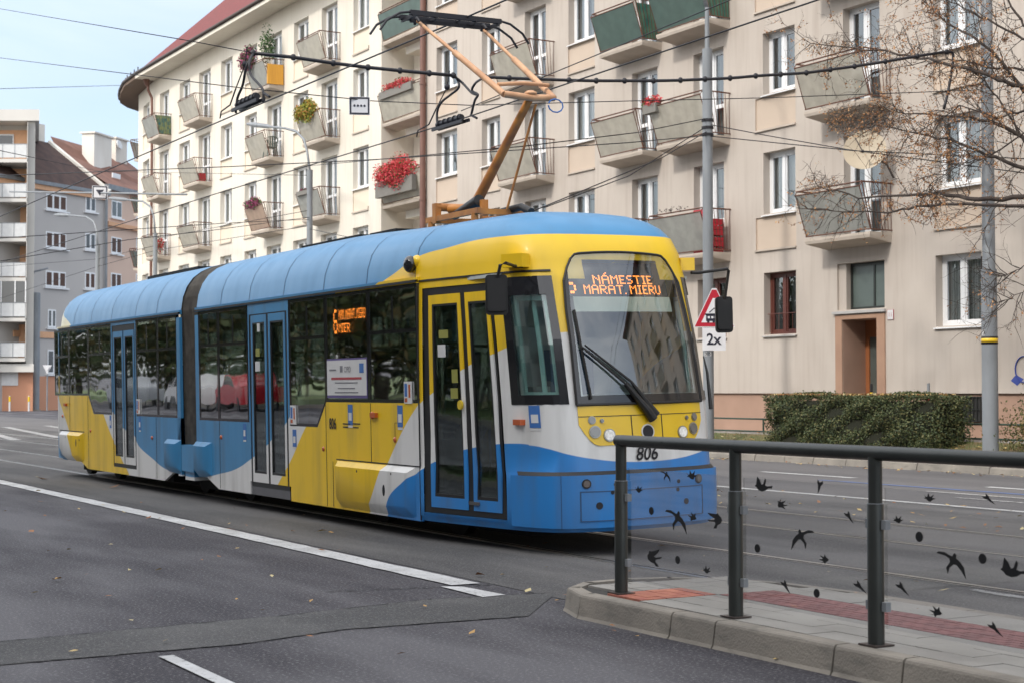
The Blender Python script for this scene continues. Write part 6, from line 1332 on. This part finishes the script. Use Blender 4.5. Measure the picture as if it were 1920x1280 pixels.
tag(b.build('fallen_leaves', m_fallen, kind='stuff'), 'dry fallen leaves scattered over the verge, kerb and road', 'leaves')
# tree whose branches reach in from the right
rn = random.Random(21)
tr = empty('tree', (-15.6, 22.6, .3), 'almost bare autumn tree with rusty leaves reaching in from the right edge', 'tree'); hub = Vector((-15.6, 22.6, 3.2)); wood = MB(); twig = MB(); lv = MB()
wood.tube([(-15.6, 22.6, .2), (-15.62, 22.6, 1.5), (-15.7, 22.55, 3.0), (-15.9, 22.5, 5.2), (-15.8, 22.5, 7.5)], [.22, .17, .14, .1, .05], 12)
LIMB = [([(1920, 371), (1834, 375), (1759, 362), (1702, 366), (1609, 371), (1534, 350)], .05, 21.2), ([(1920, 386), (1815, 382), (1721, 386), (1665, 400), (1580, 398), (1515, 392)], .034, 21.0), ([(1920, 319), (1852, 289), (1777, 262), (1702, 246), (1639, 234)], .04, 21.3), ([(1920, 259), (1871, 232), (1815, 219), (1725, 214), (1669, 210)], .045, 21.4),
        ([(1920, 165), (1871, 150), (1815, 129), (1740, 112), (1665, 97), (1600, 92), (1520, 82)], .042, 21.2), ([(1920, 131), (1852, 126), (1790, 112), (1735, 118), (1640, 135)], .026, 21.5), ([(1920, 172), (1882, 120), (1834, 75), (1777, 45), (1729, 0), (1700, -30)], .036, 21.4), ([(1920, 49), (1890, 0), (1870, -40)], .035, 21.3), ([(1920, 75), (1852, 37), (1796, 11), (1750, -10)], .028, 21.2),
        ([(1920, 265), (1875, 187), (1849, 157), (1830, 140)], .026, 21.3), ([(1920, 250), (1860, 290), (1800, 310), (1745, 345)], .02, 21.1), ([(1920, 210), (1870, 222), (1800, 200), (1760, 225), (1700, 260)], .022, 21.0), ([(1920, 500), (1890, 515), (1868, 520)], .01, 21.2), ([(1925, 540), (1895, 560), (1870, 568)], .008, 21.2)]
def clump(p, n, sp_):
    for _ in range(n): lv.leaf(p + Vector((rn.gauss(0, sp_), rn.gauss(0, sp_), rn.gauss(0, sp_ * .8) - .02)), rn.uniform(.014, .03), rn)
def tw(p, d, l, r, depth, dens):
    P = [p]; cur = p.copy(); dd = d.normalized(); n = 5
    for i in range(n): dd = (dd + Vector((rn.gauss(0, .18), rn.gauss(0, .18), rn.gauss(0, .15)))).normalized(); cur = cur + dd * l / n; P.append(cur.copy())
    twig.tube(P, [r * (1 - .75 * i / n) for i in range(n + 1)], 4 if r < .008 else 5, False)
    if depth > 0:
        for i in range(1, n + 1):
            if rn.random() < .85:
                s_ = -1 if rn.random() < .5 else 1; nd = (dd + Vector((rn.gauss(0, .5), rn.gauss(0, .4), s_ * rn.uniform(.4, 1.0)))).normalized(); tw(P[i], nd, l * rn.uniform(.35, .6), r * .55, depth - 1, dens)
    for q in P[1:]:
        if rn.random() < dens: clump(q, rn.randint(2, 6), .035)
for pts, r0, yy in LIMB:
    P3 = [atY(a, c_, yy + .35 * math.sin(a * .02)) for a, c_ in pts]; start = Vector((-15.8, 22.4, max(2.2, P3[0].z * .85))); P3 = [start, start.lerp(P3[0], .55) + Vector((0, 0, .1))] + P3
    FP_ = []
    for i in range(len(P3) - 1):
        for j in range(4): f = j / 4; FP_.append(P3[i].lerp(P3[i + 1], f) + Vector((rn.gauss(0, .012), rn.gauss(0, .012), rn.gauss(0, .015))))
    FP_.append(P3[-1]); n = len(FP_); wood.tube(FP_, [max(.007, 1.25 * r0 * (1 - .85 * i / (n - 1))) for i in range(n)], 7)
    for i in range(8, n):
        for _ in range(2 if i > 10 and rn.random() < .45 else 1):
            dirv = (FP_[i] - FP_[i - 1]).normalized(); s_ = -1 if rn.random() < .5 else 1; dens = .17 if 150 < pts[min(len(pts) - 1, 2)][1] < 330 else .12
            if r0 < .012: dens = .03
            tw(FP_[i], dirv * .8 + Vector((rn.gauss(0, .25), rn.gauss(0, .4), s_ * rn.uniform(.3, .9))), rn.uniform(.35, .95), .009, 1 if rn.random() < .75 else 2, dens)
for (a0, a1, c0, c1, cnt) in ((1545, 1680, 205, 255, 210), (1640, 1790, 265, 315, 120), (1600, 1760, 60, 130, 70), (1500, 1600, 78, 100, 60), (1500, 1570, 335, 365, 60), (1690, 1900, 340, 420, 50), (1700, 1910, 90, 230, 70)):
    for _ in range(cnt): q = atY(rn.uniform(a0, a1), rn.uniform(c0, c1), 21.2 + rn.gauss(0, .3)); clump(q, rn.randint(2, 5), .04); twig.tube([q, q + Vector((rn.gauss(.12, .08), rn.gauss(0, .1), rn.gauss(0, .1))), q + Vector((rn.gauss(.3, .1), rn.gauss(0, .1), rn.gauss(0, .12)))], .0035, 3, False)
wood.build('trunk', m_bark, tr, smooth=True); twig.build('twigs', m_bark, tr); lv.build('crown', m_autumn, tr)

# ------------------------------------------------------------------ things on the balconies
rn = random.Random(31)
m_fred = leafmat("red_geranium", [(.62, .05, .06), (.5, .03, .05), (.7, .12, .12), (.6, .06, .08), (.06, .12, .02), (.65, .08, .1)]); m_fpur = leafmat("purple_petunia", [(.3, .05, .14), (.4, .12, .2), (.05, .11, .03), (.22, .04, .1), (.08, .15, .04)]); m_fyel = leafmat("yellowing_plant", [(.3, .3, .03), (.2, .22, .03), (.5, .2, .05), (.12, .18, .03), (.36, .3, .04)]); m_fgr = leafmat("green_plant", [(.03, .09, .02), (.05, .12, .03), (.02, .06, .02), (.08, .14, .04)])
m_box = M("planter_box", (.2, .19, .17), .7)
def flowers(name, label, c, hx_, hy_, hz_, n, mt, s=.045, box=None, cat='flowers'):
    h = empty(name, c, label, cat); b = MB(); c = Vector(c)
    for _ in range(n):
        v = Vector((rn.uniform(-1, 1), rn.uniform(-1, 1), rn.uniform(-1, 1)))
        if v.length > 1: continue
        v = v * (.6 + .4 * rn.random()); b.leaf(c + Vector((v.x * hx_, v.y * hy_, v.z * hz_ * (1 + .3 * math.sin(v.x * 6)))), rn.uniform(.6, 1.2) * s, rn)
    b.build('blooms', mt, h)
    if box: MB().box(c.x - box, c.x + box, c.y - .09, c.y + .09, c.z - hz_ - .1, c.z - hz_ * .3).build('planter', m_box, h)
    return h
zA = lambda k: SA[k] - .87
flowers('geranium_planter', 'huge mass of red geraniums overflowing a balcony by the brown downpipe', (-51.0, 24.45, zA(2) + .98), 1.8, .5, .64, 17000, m_fred, .042, 1.5)
flowers('geranium_planter', 'thin row of red geraniums on the glazed balcony above the huge red mass', (-51.0, 24.5, zA(3) + 1.14), 1.45, .2, .24, 1900, m_fred, .045, 1.3)
flowers('flower_box', 'yellow-green and orange trailing plants along a balcony rail of the cream house', (-57.45, 23.7, zA(3) + 1.12), 1.25, .3, .46, 4600, m_fyel, .055)
flowers('flower_box', 'purple petunias on the top floor balcony beside the yellow screen', (-63.75, 23.65, zA(4) + 1.3), 1.0, .35, .6, 3600, m_fpur, .055); flowers('potted_climber', 'tall green climbing plants above the yellow balcony screen', (-62.35, 24.0, zA(4) + 1.6), .5, .4, .9, 1500, m_fgr, .055, cat='plant')
MB().box(-62.14, -62.05, 23.9, 24.6, zA(4) + .02, zA(4) + .85).build('balcony_screen', M("yellow_slat_screen", (.7, .36, .05), .7, c2=(.5, .22, .03), scale=8, stretch=(1, 4, .2)), loc=(-62.1, 24.2, zA(4)), label='yellow slatted screen on the side of the planted top floor balcony', cat='screen')
flowers('flower_box', 'faded purple flowers along the slatted balcony of the cream house', (-63.25, 23.72, zA(2) + 1.12), 1.1, .26, .26, 2400, m_fpur, .05); flowers('flower_box', 'small dark red flowers on the balcony beside the street lamp pole', (-57.6, 23.75, zA(2) + 1.08), .8, .13, .09, 350, m_fpur, .04, .7)
flowers('flower_box', 'small pink-red flowers between the paired balconies left of the sign pole', (-34.15, 23.75, SB[2] - .83 + 1.12), .5, .18, .2, 900, m_fred, .04, .3); flowers('flower_box', 'red flowers in a pot on the balcony nearest the left corner pole', (-77.6, 24.2, zA(2) + .55), .3, .3, .45, 500, m_fred, .06)
flowers('flower_box', 'sparse dry stalks along the balcony rail above the tram front', (-33.2, 23.72, SB[1] - .83 + 1.15), 1.0, .08, .08, 90, m_bark, .03)
def crate(x, y, z, label):
    h = empty('bottle_crate', (x, y, z), label, 'crate', 'red crates on the balcony'); m_ = m_sred; b = MB(); b.box(x - .2, x + .2, y - .15, y + .15, z, z + .02)
    for s_ in (-1, 1):
        for z0, z1 in ((.0, .09), (.14, .27)): b.box(x - .2, x + .2, y + s_ * .15 - .01, y + s_ * .15 + .01, z + z0, z + z1); b.box(x + s_ * .2 - .01, x + s_ * .2 + .01, y - .15, y + .15, z + z0, z + z1)
        for t in (-.19, -.07, .07, .19): b.box(x + t - .012, x + t + .012, y + s_ * .15 - .008, y + s_ * .15 + .008, z + .08, z + .15)
    b.build('crate_body', m_, h)
zc = SB[1] - .83
for i, (dx, dz, lb) in enumerate(((-.25, 0, 'bottom red bottle crate nearest the balcony rail'), (-.25, .28, 'middle red bottle crate nearest the balcony rail'), (-.25, .56, 'top red bottle crate nearest the balcony rail'), (-.68, 0, 'bottom red crate of the inner stack'), (-.68, .28, 'second red crate of the inner stack'), (-.68, .56, 'third red crate of the inner stack'), (-.68, .84, 'topmost red crate of the inner stack'))): crate(-32.0 + dx, 24.3, zc + dz, lb)
x, y, z = -62.45, 24.2, zA(3); h = empty('plastic_chair', (x, y, z), 'green-grey plastic armchair on a balcony of the cream house', 'chair'); m_ch = M("green_grey_plastic", (.10, .14, .12), .5)
MB().box(x - .22, x + .22, y - .22, y + .22, z + .4, z + .43).build('seat', m_ch, h); b = MB(); b.tube([(x + .2, y - .2, z + .43), (x + .24, y - .22, z + .8), (x + .24, y, z + .86), (x + .24, y + .22, z + .8), (x + .2, y + .2, z + .43)], .025, 6)
for t in (-.1, 0, .1): b.box(x + .2, x + .22, y + t - .03, y + t + .03, z + .43, z + .84)
b.build('backrest', m_ch, h)
for sx in (-1, 1):
    for sy in (-1, 1): MB().tube([(x + sx * .2, y + sy * .2, z + .41), (x + sx * .24, y + sy * .24, z)], .022, 6).build('leg', m_ch, h)
for sy in (-1, 1): MB().tube([(x + .23, y + sy * .23, z + .66), (x - .15, y + sy * .25, z + .66), (x - .2, y + sy * .22, z + .42)], .022, 6).build('armrest', m_ch, h)
tag(MB().box(-71.6, -71.15, 24.1, 24.4, zA(3), zA(3) + .4).build('storage_box', m_sred, loc=(-71.4, 24.2, zA(3))), 'small red storage box on a balcony of the cream house', 'box')
# satellite dish
c = atY(1622, 284, 24.05); h = empty('satellite_dish', c, 'large cream satellite dish fixed above the balcony over the entrance', 'satellite dish'); nd = Vector((.2, -.9, .35)).normalized(); nd = (Vector((.62, -.72, .3))).normalized(); ua = nd.orthogonal().normalized(); va = nd.cross(ua); V = []; F = []; n = 28
for i in range(7):
    rr_ = .47 * i / 6
    for j in range(n): a = 2 * math.pi * j / n; V.append(c + (ua * math.cos(a) + va * math.sin(a)) * rr_ + nd * (rr_ * rr_ * .35))
for i in range(6):
    for j in range(n): F.append((i * n + j, i * n + (j + 1) % n, (i + 1) * n + (j + 1) % n, (i + 1) * n + j))
b = MB(); b.add(V, F); b.build('reflector', M("cream_dish_paint", (.45, .38, .28), .6), h, smooth=True); b = MB(); b.tube([c - nd * .05, c + Vector((.3, .35, -.3)), c + Vector((.35, .5, -.6))], .025, 6); b.build('mount', m_gutter, h)
b = MB(); b.tube([c + va * -.45, c + nd * .45 - Vector((0, 0, .2))], .012, 6); b.ball(c + nd * .45 - Vector((0, 0, .2)), .04); b.build('feed_arm', m_gutter, h)

# ------------------------------------------------------------------ south side of the street, mirrored in the tram's glass, with an added shade block
sb = empty('shade_block', (-5, -22, 0), 'unseen tall grey block added behind the camera to shade the street and tram', 'apartment block')
MB().box(-46, 70, -36, -22, 0, 29).build('wall', M("shade_block_render", (.38, .36, .34), .9), sb)  # unseen block, added and sized to keep sun off tram and road
for k in range(8): MB().box(-45, 69, -22.05, -21.98, 3 + k * 2.9, 4.4 + k * 2.9).build('window_band', m_dg, sb)
rn = random.Random(41); tb = MB(); 
def crown(mb, c, r, n, s):
    for _ in range(n):
        v = Vector((rn.gauss(0, 1), rn.gauss(0, 1), rn.gauss(0, 1))).normalized() * r * rn.uniform(.55, 1.0) * (1 + .2 * math.sin(c[0] + _)); mb.leaf(Vector(c) + Vector((v.x, v.y, v.z * 1.15)), s * rn.uniform(.6, 1.2), rn)
crown(tb, (0, 0, 5.2), 4.0, 8000, .22); mt_t = leafmat("lawn_tree_leaves", [(.035, .06, .015), (.06, .08, .02), (.1, .08, .02), (.03, .04, .015)]); me_t = tb.mesh('crown', mt_t); b = MB(); b.tube([(0, 0, 0), (0, 0, 5)], [.25, .12], 8); me_k = b.mesh('trunk', m_bark)
for i, x in enumerate((-38, -43, -48, -53, -58, -64, -70, -77, -85, -94, -104)):
    h = empty('tree', (x, -13 - 4.5 * (i % 2), .1), 'leafy tree on the lawn behind the camera, number %s counting away from the shade block' % ['one', 'two', 'three', 'four', 'five', 'six', 'seven', 'eight', 'nine', 'ten', 'eleven'][i], 'tree', 'trees on the lawn')
    for nm, me in (('crown', me_t), ('trunk', me_k)): o = bpy.data.objects.new(nm, me); COL.objects.link(o); o.parent = h; o.rotation_euler.z = i
m_cg = M("car_glass", (.03, .035, .04), .05)
def car(x, y, col, label):
    h = empty('parked_car', (x, y, 0), label, 'car', 'cars parked beside the lawn'); b = MB(); pr_ = [(-2.1, .3), (-2.1, .75), (-1.95, .9), (-1.3, .98), (-.75, 1.42), (.75, 1.45), (1.45, 1.0), (2.0, .92), (2.1, .7), (2.1, .3)]
    b.poly([(x + a, y - .82, z) for a, z in pr_], (0, 1.64, 0)); b.build('body', M("car_paint", col, .25, coat=.6), h, auto=True)
    b = MB(); b.poly([(x + a, y + .815, z) for a, z in ((-1.1, 1.0), (-.7, 1.36), (.7, 1.38), (1.2, 1.02))], (0, .012, 0)); b.build('side_glass', m_cg, h)
    for dx in (-1.3, 1.3):
        for yy in (y - .82, y + .72): b = MB(); b.disc((x + dx, yy, .31), (0, 1, 0), .31, .12, 20); b.build('wheel', m_blk, h)
car(-66.5, -8.4, (.7, .7, .7), 'white hatchback parked on the camera side, mirrored in the tram windows'); car(-60.5, -8.4, (.45, .02, .03), 'red hatchback parked on the camera side, mirrored in the tram windows'); car(-76, -8.4, (.4, .42, .45), 'silver hatchback parked on the camera side beyond the white one')
for o in list(bpy.data.objects):
    if o.parent is LIB or (o.parent and o.parent.parent is LIB) or o is LIB: o['_x'] = 1
for o in [o for o in bpy.data.objects if o.get('_x') and (o is LIB or o.parent is LIB or (o.parent and o.parent.parent is LIB))]: bpy.data.objects.remove(o)
